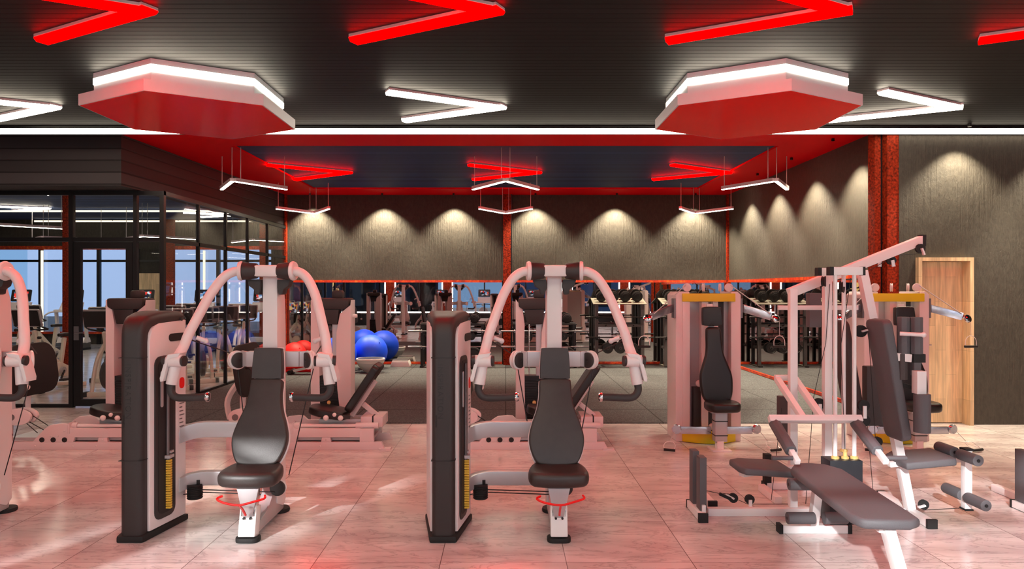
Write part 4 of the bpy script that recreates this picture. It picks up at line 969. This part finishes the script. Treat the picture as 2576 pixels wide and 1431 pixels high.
# ================================================================ RACKS, WEIGHTS AND FLOOR TOYS AT THE BACK WALL
mat('weight_black', (20,19,19), .38, bump=(120,.1))
mat('rack_grey', (74,72,72), .45, .2)
mat('rack_tray', (120,116,104), .5)
def tall_rack(label, x0, x1):
    t = thing('dumbbell_rack', label, 'weight rack', ((x0+x1)/2, 15.62, 0), 0, 'tall grey dumbbell racks'); h = (x1-x0)/2
    for s in (-1, 1):
        B().box(s*h-.035, s*h+.035, -.19, -.12, .03, 1.38).build('rack_post', 'rack_grey', t)
        B().box(s*h-.03, s*h+.03, .19, .25, .03, 1.48).build('rack_post', 'black_metal', t)
        B().box(s*h-.04, s*h+.04, -.26, .30, .012, .04).build('rack_foot', 'rack_tray', t)
        B().box(s*h-.042, s*h+.042, -.275, -.235, .012, .045).build('foot_cap', 'rubber_black', t)
    B().prism([(-h-.08,-.23,1.37),(-h-.08,.26,1.49),(-h-.08,.26,1.51),(-h-.08,-.23,1.39)], (2*h+.16,0,0)).build('dumbbell_tray', 'rack_tray', t)
    B().box(-h, h, -.18, -.13, .885, .935).build('cross_bar', 'rack_grey', t)
    B().box(-h, h, .20, .24, .885, .935).build('cross_bar', 'black_metal', t)
    B().box(-h, h, -.02, .04, .40, .46).build('plate_bar', 'rack_grey', t)
    for s in (-1, 1):
        B().box(s*h-.02, s*h+.02, -.13, .2, .40, .45).build('side_brace', 'rack_grey', t)
        for z in (1.10, .645):
            B().box(s*h-.015, s*h+.015, -.28, -.18, z-.03, z-.015).build('bar_hook', 'black_metal', t)
            B().box(s*h-.015, s*h+.015, -.28, -.265, z-.03, z+.03).build('bar_hook', 'black_metal', t)
    for x in (-.3, .0, .3): B().cyl((x,-.18,.91), (x-.01,-.32,.95), .014, n=10).build('peg', 'black_metal', t)
    for x in (-.27, .0, .27): B().cyl((x,-.02,.43), (x,-.30,.43), .014, n=10).build('peg', 'black_metal', t)
    return t
def dumbbell(label, x, y, z, R, axis, group, L=.36):
    """axis: direction of the handle"""
    t = thing('dumbbell', label, 'dumbbell', (x, y, z), 0, group); a = Vector(axis).normalized()
    B().cyl(-a*L*.3, a*L*.3, .015, n=10).build('handle', 'chrome', t)
    for s in (-1, 1):
        B().lathe([(0,L*.22),(R,L*.22),(R,L*.32),(R*.92,L*.325),(R*.92,L*.40),(R*.72,L*.41),(R*.72,L*.47),(R*.45,L*.475),(R*.42,L*.5),(0,L*.5)], (0,0,0), a*s, 20).build('weight_head', 'weight_black', t)
    return t
def weight_disc(label, x, y, z, R, group, w=.035, rz=0):
    t = thing('weight_plate', label, 'weight plate', (x, y, z), rz, group)
    B().lathe([(.018,-w/2),(R*.3,-w/2),(R*.34,-w*.28),(R*.78,-w*.28),(R*.84,-w/2),(R*.97,-w/2),(R,-w*.3),(R,w/2),(.018,w/2)], (0,0,0), (0,1,0), 28).build('disc', 'weight_black', t)
    B().lathe([(.018,-w/2-.004),(R*.28,-w/2-.004),(R*.28,-w/2+.002),(.018,-w/2+.002)], (0,0,0), (0,1,0), 16).build('hub_ring', 'rack_grey', t)
    return t
def barbell(label, x0, x1, y, z, group, m='steel', r=.014):
    t = thing('barbell', label, 'barbell', ((x0+x1)/2, y, z), 0, group); h = (x1-x0)/2
    B().cyl((-h+.3,0,0), (h-.3,0,0), r, n=12).build('shaft', m, t)
    for s in (-1, 1):
        B().cyl((s*(h-.3),0,0), (s*h,0,0), r*1.45, n=12).build('sleeve', m, t)
        B().cyl((s*(h-.3),0,0), (s*(h-.28),0,0), r*2.4, n=14).build('collar', m, t)
    return t
od = ['leftmost', 'second from left', 'third from left', 'rightmost']
for (x0, x1, nm_) in ((1.98, 2.98, 'by the centre press machine'), (3.48, 4.48, 'behind the cable machine')):
    tall_rack('tall grey metal weight rack at the back wall, ' + nm_, x0, x1)
    for k in range(4):
        x = x0+.12+k*.26
        dumbbell('round black dumbbell on the tall rack %s, %s' % (nm_, od[k]), x, 15.64, 1.44+.13, .118, (0,.97,.24), 'dumbbells on the tall racks')
    for k, z in ((0, 1.10), (1, .66)):
        barbell('black barbell on the %s hooks of the tall rack %s' % (('upper','lower')[k], nm_), (x0+x1)/2-.74, (x0+x1)/2+.74, 15.385, z, 'barbells on the tall racks', 'black_metal', .012)
    for k, x in enumerate((-.27, 0, .27)):
        weight_disc('round black weight plate on low peg of tall rack %s, %s' % (nm_, ('left','middle','right')[k]), (x0+x1)/2+x, 15.36, .43, .118, 'plates on the low pegs')
        weight_disc('round black weight plate behind the %s front plate, tall rack %s' % (('left','middle','right')[k], nm_), (x0+x1)/2+x, 15.52, .43, .112, 'plates on the low pegs')
def low_rack(label, x0, x1):
    t = thing('weight_rack', label, 'weight rack', ((x0+x1)/2, 15.6, 0), 0, 'low black weight racks'); h = (x1-x0)/2
    for s in (-1, 1):
        for y in (-.17, .20): B().box(s*h-.028, s*h+.028, y-.028, y+.028, .03, .93).build('rack_post', 'black_metal', t)
        B().box(s*h-.035, s*h+.035, -.27, .27, .012, .045).build('rack_foot', 'black_metal', t)
        B().box(s*h-.02, s*h+.02, -.14, .17, .38, .42).build('side_brace', 'black_metal', t)
        for z in (.80, .46): B().box(s*h-.012, s*h+.012, -.26, -.19, z-.04, z-.015).build('bar_hook', 'steel', t)
    B().box(-h-.04, h+.04, -.22, -.02, .93, .95).build('dumbbell_shelf', 'black_metal', t)
    B().box(-h-.04, h+.04, .02, .22, .95, .97).build('dumbbell_shelf', 'black_metal', t)
    B().box(-h, h, -.02, .03, .66, .70).build('plate_bar', 'black_metal', t)
    for x in (-h*.62, .0, h*.62): B().cyl((x,.0,.68), (x,-.22,.68), .014, n=10).build('peg', 'black_metal', t)
    return t
for (x0, x1, nm_) in ((-1.82, -.50, 'left of the centre column'), (.20, 1.50, 'right of the centre column')):
    low_rack('low black metal weight rack at the back wall, ' + nm_, x0, x1)
    c = (x0+x1)/2
    for k in range(4):
        dumbbell('black dumbbell on the low rack %s, %s' % (nm_, od[k]), x0+.18+k*.32, 15.56, .975+.10, .10, (0,1,.12), 'dumbbells on the low racks', .34)
    for k, z in ((0, .80), (1, .46)):
        barbell('chrome barbell on the %s hooks of the low rack %s' % (('upper','lower')[k], nm_), c-.95, c+.95, 15.365, z, 'barbells on the low racks')
    for k, (x, R) in enumerate(((-.41,.15), (0,.11), (.41,.09))):
        weight_disc('black weight plate hung on low rack %s, %s one' % (nm_, ('large left','middle','small right')[k]), c+x, 15.46, .68, R, 'plates hung on the low racks')
    pl = weight_disc('very large black tyre plate leaning on the low rack %s' % nm_, c+.45, 15.26, .24, .225, 'large plates leaning on low racks', .06)
# balls, bosu, mats
def gym_ball(label, x, y, r, m):
    t = thing('gym_ball', label, 'exercise ball', (x, y, .012), 0, 'large exercise balls')
    B().ball((0,0,r), r, n=40).build('ball_skin', m, t, ang=90)
    B().cyl((r*.62,-r*.55,r*1.56), (r*.635,-r*.565,r*1.6), .014, n=12).build('valve_plug', m, t)
    return t
gym_ball('glossy blue exercise ball behind the white balance trainer', -2.89, 15.2, .36, 'ball_blue')
gym_ball('blue exercise ball half hidden behind the leg press tower', -3.45, 14.7, .36, 'ball_blue')
gym_ball('red exercise ball by the glass partition', -4.66, 15.65, .26, 'mat_red')
gym_ball('small red exercise ball between the glass partition and the leg press tower', -4.12, 15.7, .22, 'mat_red')
t = thing('balance_trainer', 'grey ribbed bowl-shaped balance trainer with black top beside the blue ball', 'balance trainer', (-2.76, 14.50, .012))
B().lathe([(0,.0),(.12,.0),(.14,.02),(.19,.07),(.20,.075),(.235,.13),(.243,.135),(.268,.195),(.274,.20),(.285,.255),(.292,.262),(.288,.285),(.262,.285),(.258,.27),(0,.262)], n=40).build('ribbed_bowl', 'bosu_grey', t)
B().cyl((0,0,.262), (0,0,.286), .258, n=40).build('top_platform', 'bosu_black', t)
t = thing('marker_cone', 'small yellow marker cone beside the leg press tower foot', 'cone', (-3.16, 14.45, .012))
B().lathe([(0,.012),(.05,.012),(.018,.15),(.012,.155),(0,.155)], n=18).build('cone_body', 'yellow_paint', t)
B().box(-.06,.06,-.06,.06,0,.012).build('cone_base', 'yellow_paint', t)
t = thing('step_platform', 'grey aerobic step behind the blue ball', 'aerobic step', (-2.30, 15.62, .012))
B().prism([(-.22,-.16,.0),(.22,-.16,.0),(.17,-.16,.14),(-.17,-.16,.14)], (0,.32,0)).build('step_body', 'bosu_grey', t, bevel=.01)
B().box(-.17,.17,-.15,.15,.14,.155).build('step_tread', 'rack_grey', t)
for i in range(3):
    t = thing('exercise_mat', 'folded red exercise mat by the glass partition, %s of the pile' % ('bottom','middle','top')[i], 'exercise mat', (-4.29+.02*i, 14.85, .012+i*.066), .04*i, 'red exercise mats')
    B().box(-.42,.42,-.36,.36,0,.06).build('mat_foam', 'mat_red', t, bevel=.02)
t = thing('ab_bench', 'low grey sit-up bench with black roller feet in front of the red mats', 'exercise bench', (-4.02, 14.2, .012))
cushion('bench_pad', rrect(.62,.26,.04,4), frame_m((0,0,.20), (1,0,0), (0,1,0), (0,0,1)), .05, 'rack_grey', t, .015, 0, 2)
B().bar((-.30,0,.17), (.30,0,.17), .05, .05).bar((-.26,0,.05), (.26,0,.17), .05, .05).build('bench_frame', 'bosu_grey', t)
for x in (-.26, .26):
    B().cyl((x,-.18,.045), (x,.18,.045), .043, n=16).build('roller_foot', 'rubber_black', t)
# spare chest machine seen only in mirrors is not repeated
# ================================================================ GLASS PARTITION
PX, PY = -4.95, 10.25
zt, zm = 3.12, 2.42
def post(name, x0, x1, y0, y1, z0=0, z1=3.12, par=None): return B().box(x0, x1, y0, y1, z0, z1).build(name, 'frame_black', par)
w2 = struct(B().box(-10.0, PX+.03, PY-.03, PY+.03, zt-.06, zt).build('window_2', 'frame_black'))
post('mullion', -6.29, -6.23, PY-.035, PY+.035, 0, zt, w2)
post('mullion', PX-.03, PX+.03, PY-.035, PY+.035, 0, zt, w2)
post('mullion', -5.36, -5.31, PY-.035, PY+.035, 0, zt, w2); post('mullion', -8.3, -8.25, PY-.03, PY+.03, 0, zt, w2)
B().box(-10.0, -6.26, PY-.025, PY+.025, zm-.03, zm+.03).build('transom', 'frame_black', w2)
B().box(-6.26, PX, PY-.025, PY+.025, zm-.03, zm+.03).build('transom', 'frame_black', w2)
B().box(-10.0, -6.26, PY-.025, PY+.025, 0, .05).build('sill_rail', 'frame_black', w2)
B().box(-5.33, PX, PY-.025, PY+.025, 0, .05).build('sill_rail', 'frame_black', w2)
for a, c in ((-10.0,-8.28),(-8.27,-6.27),(-5.32,-4.96)): B().box(a, c, PY-.005, PY+.005, .05, zm-.03).build('window_pane', 'clear_glass', w2)
for a, c in ((-10.0,-8.28),(-8.27,-6.27),(-6.22,-5.36),(-5.32,-4.96)): B().box(a, c, PY-.005, PY+.005, zm+.03, zt-.06).build('window_pane', 'clear_glass', w2)
d2 = struct(B().box(-6.22, -6.12, PY-.03, PY+.03, .02, 2.38).box(-5.47, -5.37, PY-.03, PY+.03, .02, 2.38).box(-6.12, -5.47, PY-.03, PY+.03, .02, .12).box(-6.12, -5.47, PY-.03, PY+.03, 2.29, 2.38).build('door_2', 'frame_black'))
B().box(-6.12, -5.47, PY-.005, PY+.005, .12, 2.29).build('door_pane', 'clear_glass', d2)
B().box(-6.21, -6.14, PY-.045, PY-.03, .97, 1.17).build('lock_plate', 'steel', d2)
B().tube([(-6.17,PY-.03,1.08),(-6.17,PY-.09,1.08),(-6.04,PY-.09,1.08)], .01, 8).build('door_handle', 'steel', d2)
ys = [PY, 11.42, 12.54, 13.6, 14.73, 15.96]
w3 = struct(B().box(PX-.03, PX+.03, PY, 16.0, zt-.06, zt).build('window_3', 'frame_black'))
B().box(PX-.025, PX+.025, PY, 16.0, zm-.03, zm+.03).build('transom', 'frame_black', w3)
B().box(PX-.025, PX+.025, PY, 16.0, 0, .05).build('sill_rail', 'frame_black', w3)
for a, c in zip(ys[:-1], ys[1:]):
    post('mullion', PX-.025, PX+.025, c-.025, c+.025, 0, zt, w3)
    B().box(PX-.005, PX+.005, a+.03, c-.03, .05, zm-.03).build('window_pane', 'clear_glass', w3)
    B().box(PX-.005, PX+.005, a+.03, c-.03, zm+.03, zt-.06).build('window_pane', 'clear_glass', w3)
# ================================================================ SPIN ROOM BEYOND THE GLASS
xs = [-16.2, -14.4, -12.6, -11.4, -10.6, -8.9, -7.2]
w4 = struct(B().box(-16.3, -7.2, 21.98, 22.04, 2.55, 2.62).build('window_4', 'frame_black'))
for x in xs: B().box(x-.05, x+.05, 21.95, 22.05, .0, 2.95).build('mullion', 'frame_black', w4)
B().box(-16.3, -11.4, 21.9, 21.97, 2.93, 3.04).build('ember_trim', 'ember_trim', w4)
B().box(-10.6, -4.95, 21.9, 21.97, 2.93, 3.04).build('ember_trim', 'ember_trim', w4)
B().box(-16.3, -11.4, 21.9, 21.97, .33, .40).build('ember_trim', 'ember_trim', w4)
B().box(-16.3, -7.2, 22.0, 22.01, .35, 2.95).build('window_pane', 'clear_glass', w4)
def glow(label, loc, *q):
    t = thing('light_strip', label, 'light strip', loc, 0, 'thin light strips of the spin room')
    B().box(*q).build('diffuser', 'spin_strip', t); return t
glow('vertical glowing strip beside a far window behind the glass door, left one', (-14.3, 21.9, .4), -.03,.03,-.02,.02,0,2.5)
glow('vertical glowing strip beside a far window behind the glass door, right one', (-11.55, 21.9, .4), -.03,.03,-.02,.02,0,2.5)
glow('short vertical glowing strip right of the far wooden door', (-9.3, 21.9, .4), -.03,.03,-.02,.02,0,2.5)
glow('long horizontal glowing strip along the far spin room ceiling', (-9.5, 21.7, 3.76), -4.9,4.4,-.02,.02,0,.05)
glow('long horizontal glowing strip across the middle of the spin room ceiling', (-9.8, 19.0, 3.77), -6,4.6,-.02,.02,0,.05)
t = thing('wooden_door', 'narrow wooden door in the far wall of the spin room', 'door', (-11.0, 21.95, 0))
B().box(-.42,.42,-.03,.03,0,2.2).build('door_leaf', 'oak', t)
for x, y, n, g in ((-8.78, 14.2, 'nearer', .05), (-10.2, 21.6, 'farther', .12), (-7.35, 21.6, 'far right', .12)):
    t = thing('steel_column', 'rust red steel column inside the spin room, the %s one' % n, 'column', (x, y, 0))
    B().box(-g,g,-.06,.06,0,ZR).build('flange', 'rust_column', t)
for k, (x, y) in enumerate(((-11.6, 17.8), (-8.9, 17.4), (-6.6, 18.6), (-10.4, 14.2))):
    pendant('hanging chevron pendant in the spin room behind the glass, %s' % ('at far left','above the middle','at right near the back wall','nearest to the glass front')[k], x, y, 1, 3.0, ZR, 'spin room pendants', .95, 1.0)
for k, (x, y) in enumerate(((-12.0, 18.6), (-7.6, 20.2), (-13.6, 16.2))):
    vlight('white chevron light on the spin room ceiling, %s' % ('left','right','far left')[k], x, y, 'white_led', ZR+.03, ZR-.03, 1.3, .6, .12, gW)
for k, (x, y) in enumerate(((-5.9, 11.6), (-6.1, 13.4), (-6.1, 15.2), (-8.6, 12.4), (-9.0, 15.6))):  # hidden lamps added to brighten the bikes
    vlight('added white chevron fill light over the spin bikes, %s' % ('by the glass corner','middle of the side glass','by the far end of the side glass','behind the glass front','behind the rust column')[k], x-.3, y, 'white_led', ZR+.03, ZR-.0, 1.1, .5, .06, gW)
for k, x in enumerate((-13.5, -12.0, -10.0, -8.2, -6.4)):
    wall_spot('small black spotlight over the far spin room wall, %s' % ('first from left','second from left','third from left','fourth from left','fifth from left')[k], x, 21.7, 3.79, 'wall spotlights in the spin room', .6)
# bikes
def spin_bike(label):
    """origin: floor centre; rider faces -y"""
    t = thing('spin_bike', label, 'exercise bike', (0,0,0), 0, 'spin bikes behind the glass')
    C = 'bike_cream'
    B().box(-.19,.19,-.54,-.45,.0,.075).build('front_base', C, t, bevel=.01)
    B().box(-.24,.24,.46,.56,.0,.07).build('rear_base', C, t, bevel=.01)
    for s in (-1, 1):
        B().box(min(s*.19,s*.25),max(s*.19,s*.25),-.55,-.44,.0,.08).build('base_cap', 'rubber_black', t, bevel=.008)
        B().tube([(s*.135,-.49,.06),(s*.125,-.44,.35),(s*.10,-.38,.60),(s*.04,-.30,.80)], .032, 8, 3).build('fork_leg', C, t)
    B().bar((0,-.28,.10), (0,.50,.05), .07, .06).build('lower_beam', C, t, bevel=.01)
    B().bar((0,-.30,.78), (0,.22,.36), .08, .10).build('main_beam', C, t, bevel=.015)
    B().lathe([(0,-.035),(.22,-.035),(.24,-.02),(.24,.02),(.22,.035),(0,.035)], (0,-.24,.33), (1,0,0), 28).build('flywheel', 'rack_grey', t)
    B().lathe([(0,0),(.13,0),(.15,.02),(0,.05)], (.035,-.24,.33), (1,0,0), 22).build('wheel_cover', C, t)
    B().prism([(.05,-.10,.22),(.05,.28,.20),(.05,.32,.36),(.05,.10,.46),(.05,-.12,.42)], (.07,0,0)).build('drive_cover', C, t, bevel=.02)
    B().cyl((.12,.10,.32), (.17,.10,.32), .055, n=18).build('crank_disc', 'silver_paint', t)
    B().bar((.17,.10,.32), (.17,.02,.18), .02, .03).build('crank_arm', 'black_metal', t)
    B().box(.18,.27,-.04,.08,.15,.18).build('pedal', 'rubber_black', t)
    B().bar((-.09,.10,.32), (-.09,.18,.46), .02, .03).build('crank_arm', 'black_metal', t)
    B().box(-.20,-.10,.12,.24,.45,.48).build('pedal', 'rubber_black', t)
    B().bar((0,.22,.34), (0,.32,.86), .05, .06).build('seat_post', C, t, bevel=.006)
    cushion('saddle', [(-.11,.13),(0,.15),(.11,.13),(.10,.02),(.035,-.06),(.025,-.15),(-.025,-.15),(-.035,-.06),(-.10,.02)], frame_m((0,.33,.88), (1,0,0), (0,1,0), (0,0,1)), .06, 'pad_black', t, .02, 3, 2)
    B().bar((0,-.30,.74), (0,-.38,1.02), .05, .06).build('handlebar_post', C, t, bevel=.006)
    B().cyl((.03,-.33,.90), (.08,-.33,.90), .022, n=12).build('adjust_knob', 'rubber_black', t)
    B().tube([(-.20,-.55,1.12),(-.22,-.42,1.07),(-.18,-.30,1.04),(0,-.34,1.03),(.18,-.30,1.04),(.22,-.42,1.07),(.20,-.55,1.12)], .015, 8, 3).build('handlebar', 'rubber_black', t)
    Ms = frame_m((0,-.52,1.24), (1,0,0), (0,-.28,.96), (0,-.96,-.28))
    sc = B().hexa([(x,y,0) for x,y in rrect(.50,.30,.03,4)], [(x,y,.03) for x,y in rrect(.50,.30,.03,4)]).xf(Ms).build('console_housing', 'silver_paint', t)
    B().hexa([(x,y,.03) for x,y in rrect(.46,.26,.02,3)], [(x,y,.036) for x,y in rrect(.46,.26,.02,3)]).xf(Ms).build('console_back', 'recess_black', sc)
    B().hexa([(x,y,-.004) for x,y in rrect(.46,.26,.02,3)], [(x,y,.0) for x,y in rrect(.46,.26,.02,3)]).xf(Ms).build('console_screen', 'screen_picture', sc)
    B().bar((0,-.42,1.04), (0,-.50,1.16), .04, .03).build('console_arm', 'rubber_black', t)
    return t
def screen_picture():
    m = bpy.data.materials.new('screen_picture'); m.use_nodes = True; MATS['screen_picture'] = m
    nt = m.node_tree; nt.nodes.clear(); N = nt.nodes.new; L = nt.links.new
    o = N('ShaderNodeOutputMaterial'); e = N('ShaderNodeEmission'); tc = N('ShaderNodeTexCoord')
    v = N('ShaderNodeTexVoronoi'); v.inputs['Scale'].default_value = 14; v.distance = 'CHEBYCHEV'
    h = N('ShaderNodeSeparateColor'); r = N('ShaderNodeValToRGB'); r.color_ramp.interpolation = 'CONSTANT'
    q = r.color_ramp.elements; q[0].position = 0; q[0].color = (.02,.02,.03,1); q[1].position = .3; q[1].color = (.9,.28,.03,1)
    for p, c in ((.45,(.75,.04,.03,1)),(.58,(.9,.6,.2,1)),(.7,(.15,.3,.55,1)),(.82,(.05,.05,.06,1)),(.92,(.6,.65,.75,1))):
        z = q.new(p); z.color = c
    L(tc.outputs['Object'], v.inputs[0]); L(v.outputs['Color'], h.inputs[0]); L(h.outputs[0], r.inputs[0]); L(r.outputs[0], e.inputs[0]); e.inputs[1].default_value = .9; L(e.outputs[0], o.inputs[0])
screen_picture()
spots = [(-6.45,11.75,0.05,'just behind the glass door'),(-7.75,12.1,-.1,'left of the rust column, front row'),(-9.1,12.0,.1,'front row at the left edge'),
 (-7.35,13.5,.0,'second row, middle'),(-9.5,13.6,.1,'second row at the far left'),
 (-5.75,12.35,.5,'beside the corner of the side glass'),(-5.72,13.35,.5,'along the side glass, second from the corner'),(-5.74,14.35,.5,'along the side glass, third from the corner'),(-5.72,15.35,.5,'along the side glass, fourth from the corner'),
 (-6.9,14.9,.3,'third row, right'),(-8.0,15.2,.0,'third row, middle'),(-9.9,15.3,.0,'third row, left'),(-6.2,16.5,.4,'back row, right'),(-7.4,16.8,.2,'back row, middle')]
bk = None
for x, y, r, n in spots:
    lab = 'cream spin bike with dark tablet console, ' + n
    if bk is None: bk = spin_bike(lab); bk.location = (x, y, 0); bk.rotation_euler = (0,0,r)
    else: dup(bk, lab, (x, y, 0), r)
# treadmills
def treadmill(label, grp):
    """origin floor centre; runner faces +y"""
    t = thing('treadmill', label, 'treadmill', (0,0,0), 0, grp)
    B().box(-.40,.40,-.80,.80,.06,.20).build('deck', 'rack_grey', t, bevel=.02)
    B().box(-.27,.27,-.78,.45,.20,.21).build('running_belt', 'rubber_black', t)
    B().prism([(-.38,.45,.20),(-.38,.85,.20),(-.38,.80,.34),(-.38,.55,.34)], (.76,0,0)).build('motor_hood', 'white_paint', t, bevel=.02)
    for s in (-1, 1):
        B().box(s*.36-.04,s*.36+.04,-.75,.80,.0,.06).build('deck_foot', 'rubber_black', t)
        B().bar((s*.40,.62,.2), (s*.40,.50,1.12), .06, .10).build('upright', 'white_paint', t, bevel=.01)
        B().tube([(s*.40,.52,1.08),(s*.40,.20,1.06),(s*.40,.0,.98)], .022, 8, 3).build('handrail', 'white_paint', t)
    B().box(-.42,.42,.40,.60,1.06,1.14).build('console_bar', 'white_paint', t, bevel=.02)
    B().prism([(-.30,.46,1.14),(-.30,.58,1.14),(-.30,.66,1.34),(-.30,.60,1.34)], (.60,0,0)).build('control_panel', 'pale_pink_panel', t, bevel=.01)
    Ms = frame_m((0,.62,1.53), (1,0,0), (0,.2,.98), (0,-.98,.2))
    sc = B().hexa([(x,y,-.03) for x,y in rrect(.56,.34,.03,4)], [(x,y,.0) for x,y in rrect(.56,.34,.03,4)]).xf(Ms).build('screen_housing', 'recess_black', t)
    B().hexa([(x,y,.0) for x,y in rrect(.40,.22,.01,2)], [(x,y,.003) for x,y in rrect(.40,.22,.01,2)]).xf(Ms).build('screen', 'screen_picture', sc)
    return t
tm = treadmill('pale treadmill with glowing screen behind the camera, seen in the mirror left of the column', 'treadmills by the front windows')
tm.location = (-1.0, -.62, 0); tm.rotation_euler = (0,0,math.pi)
for x, n in ((-5.0,'farthest left'),(-3.0,'second from left'),(1.3,'just right of the column'),(3.4,'at right')):
    dup(tm, 'pale treadmill by the front windows, seen in the mirror, ' + n, (x, -.62, 0), math.pi)
for k, (x, y) in enumerate(((-10.3, 19.6), (-12.2, 19.4), (-8.4, 19.2), (-13.8, 19.6), (-6.9, 19.6))):
    dup(tm, 'treadmill with glowing screen at the back of the spin room, %s' % ('behind the glass door','left of the rust column','right of the glass corner','at the far left','seen through the side glass')[k], (x, y, 0), 0, 'treadmills in the spin room')
# ================================================================ STREET: scooters and sign (seen in the mirror)
mat('scooter_paint', (205,190,185), .35)
def scooter(label, x, y):
    t = thing('scooter', label, 'scooter', (x, y, -.15), math.pi, 'parked scooters')
    B().prism([(-.20,-.36,.30),(-.25,-.36,.55),(-.22,-.36,.85),(-.10,-.36,.98),(.10,-.36,.98),(.22,-.36,.85),(.25,-.36,.55),(.20,-.36,.30)], (0,.06,0)).build('leg_shield', 'scooter_paint', t, bevel=.02)
    B().cyl((-.05,-.45,.22), (.05,-.45,.22), .22, n=24).build('front_wheel', 'rubber_black', t)
    B().cyl((-.05,.65,.22), (.05,.65,.22), .22, n=24).build('rear_wheel', 'rubber_black', t)
    B().box(-.16,.16,-.34,.55,.24,.32).build('floorboard', 'scooter_paint', t, bevel=.02)
    B().prism([(-.19,.25,.28),(-.19,.85,.40),(-.19,.80,.68),(-.19,.25,.70)], (.38,0,0)).build('rear_body', 'scooter_paint', t, bevel=.05)
    B().box(-.14,.14,.20,.80,.70,.80).build('saddle', 'pad_black', t, bevel=.03)
    B().tube([(-.36,-.22,1.10),(-.15,-.30,1.13),(0,-.34,1.12),(.15,-.30,1.13),(.36,-.22,1.10)], .022, 8, 2).build('handlebar', 'chrome', t)
    B().ball((0,-.38,1.10), .085, n=16).build('headlight', 'white_gloss', t)
    return t
scooter('pale motor scooter parked outside the window, seen in the mirror, left one', -3.45, -3.3)
scooter('pale motor scooter parked outside the window, seen in the mirror, right one', -1.1, -3.3)
t = thing('shop_sign', 'golden lit emblem sign on the dark building, mirrored at the upper left of the mirror', 'sign', (-9.75, -7.9, 1.7))
for s in (-1, 1):
    B().prism([(s*.03,0,.12),(s*.07,0,.2),(s*.2,0,.34),(s*.3,0,.55),(s*.16,0,.48),(s*.06,0,.36)], (0,.05,0)).build('emblem_wing', 'sign_glow', t)
B().prism([(-.03,0,.13),(.03,0,.13),(.05,0,.36),(0,0,.5),(-.05,0,.36)], (0,.05,0)).build('emblem_core', 'sign_glow', t)
for i in range(8):
    x = -.35+i*.1
    b = B().box(x-.035,x-.015,0,.05,-.1,.06)
    if i % 2: b.box(x-.015,x+.025,0,.05,.035,.06).box(x+.02,x+.035,0,.05,-.1,.035)
    else: b.box(x-.015,x+.035,0,.05,-.1,-.075).box(x-.015,x+.02,0,.05,.035,.06)
    b.build('sign_letter', 'sign_glow', t)
# houses behind the rear windows
for k, (x, y, w, d, h) in enumerate(((-17, 44, 4, 3, 4.4), (-28, 52, 5, 3, 5.5), (-8, 50, 3, 3, 6.0))):
    t = thing('house', 'pale hazy house far beyond the rear windows, %s' % ('behind the glass door','left of the glass door','behind the side glass','at the far left')[k], 'building', (x, y, -.15), 0, 'houses beyond the rear windows')
    B().box(-w,w,-d,d,0,h).build('wall', 'building_pale', t); B().prism([(-w-.2,-d,h),(w+.2,-d,h),(0,-d,h+1.2)], (0,2*d,0)).build('roof', 'building_dark', t)
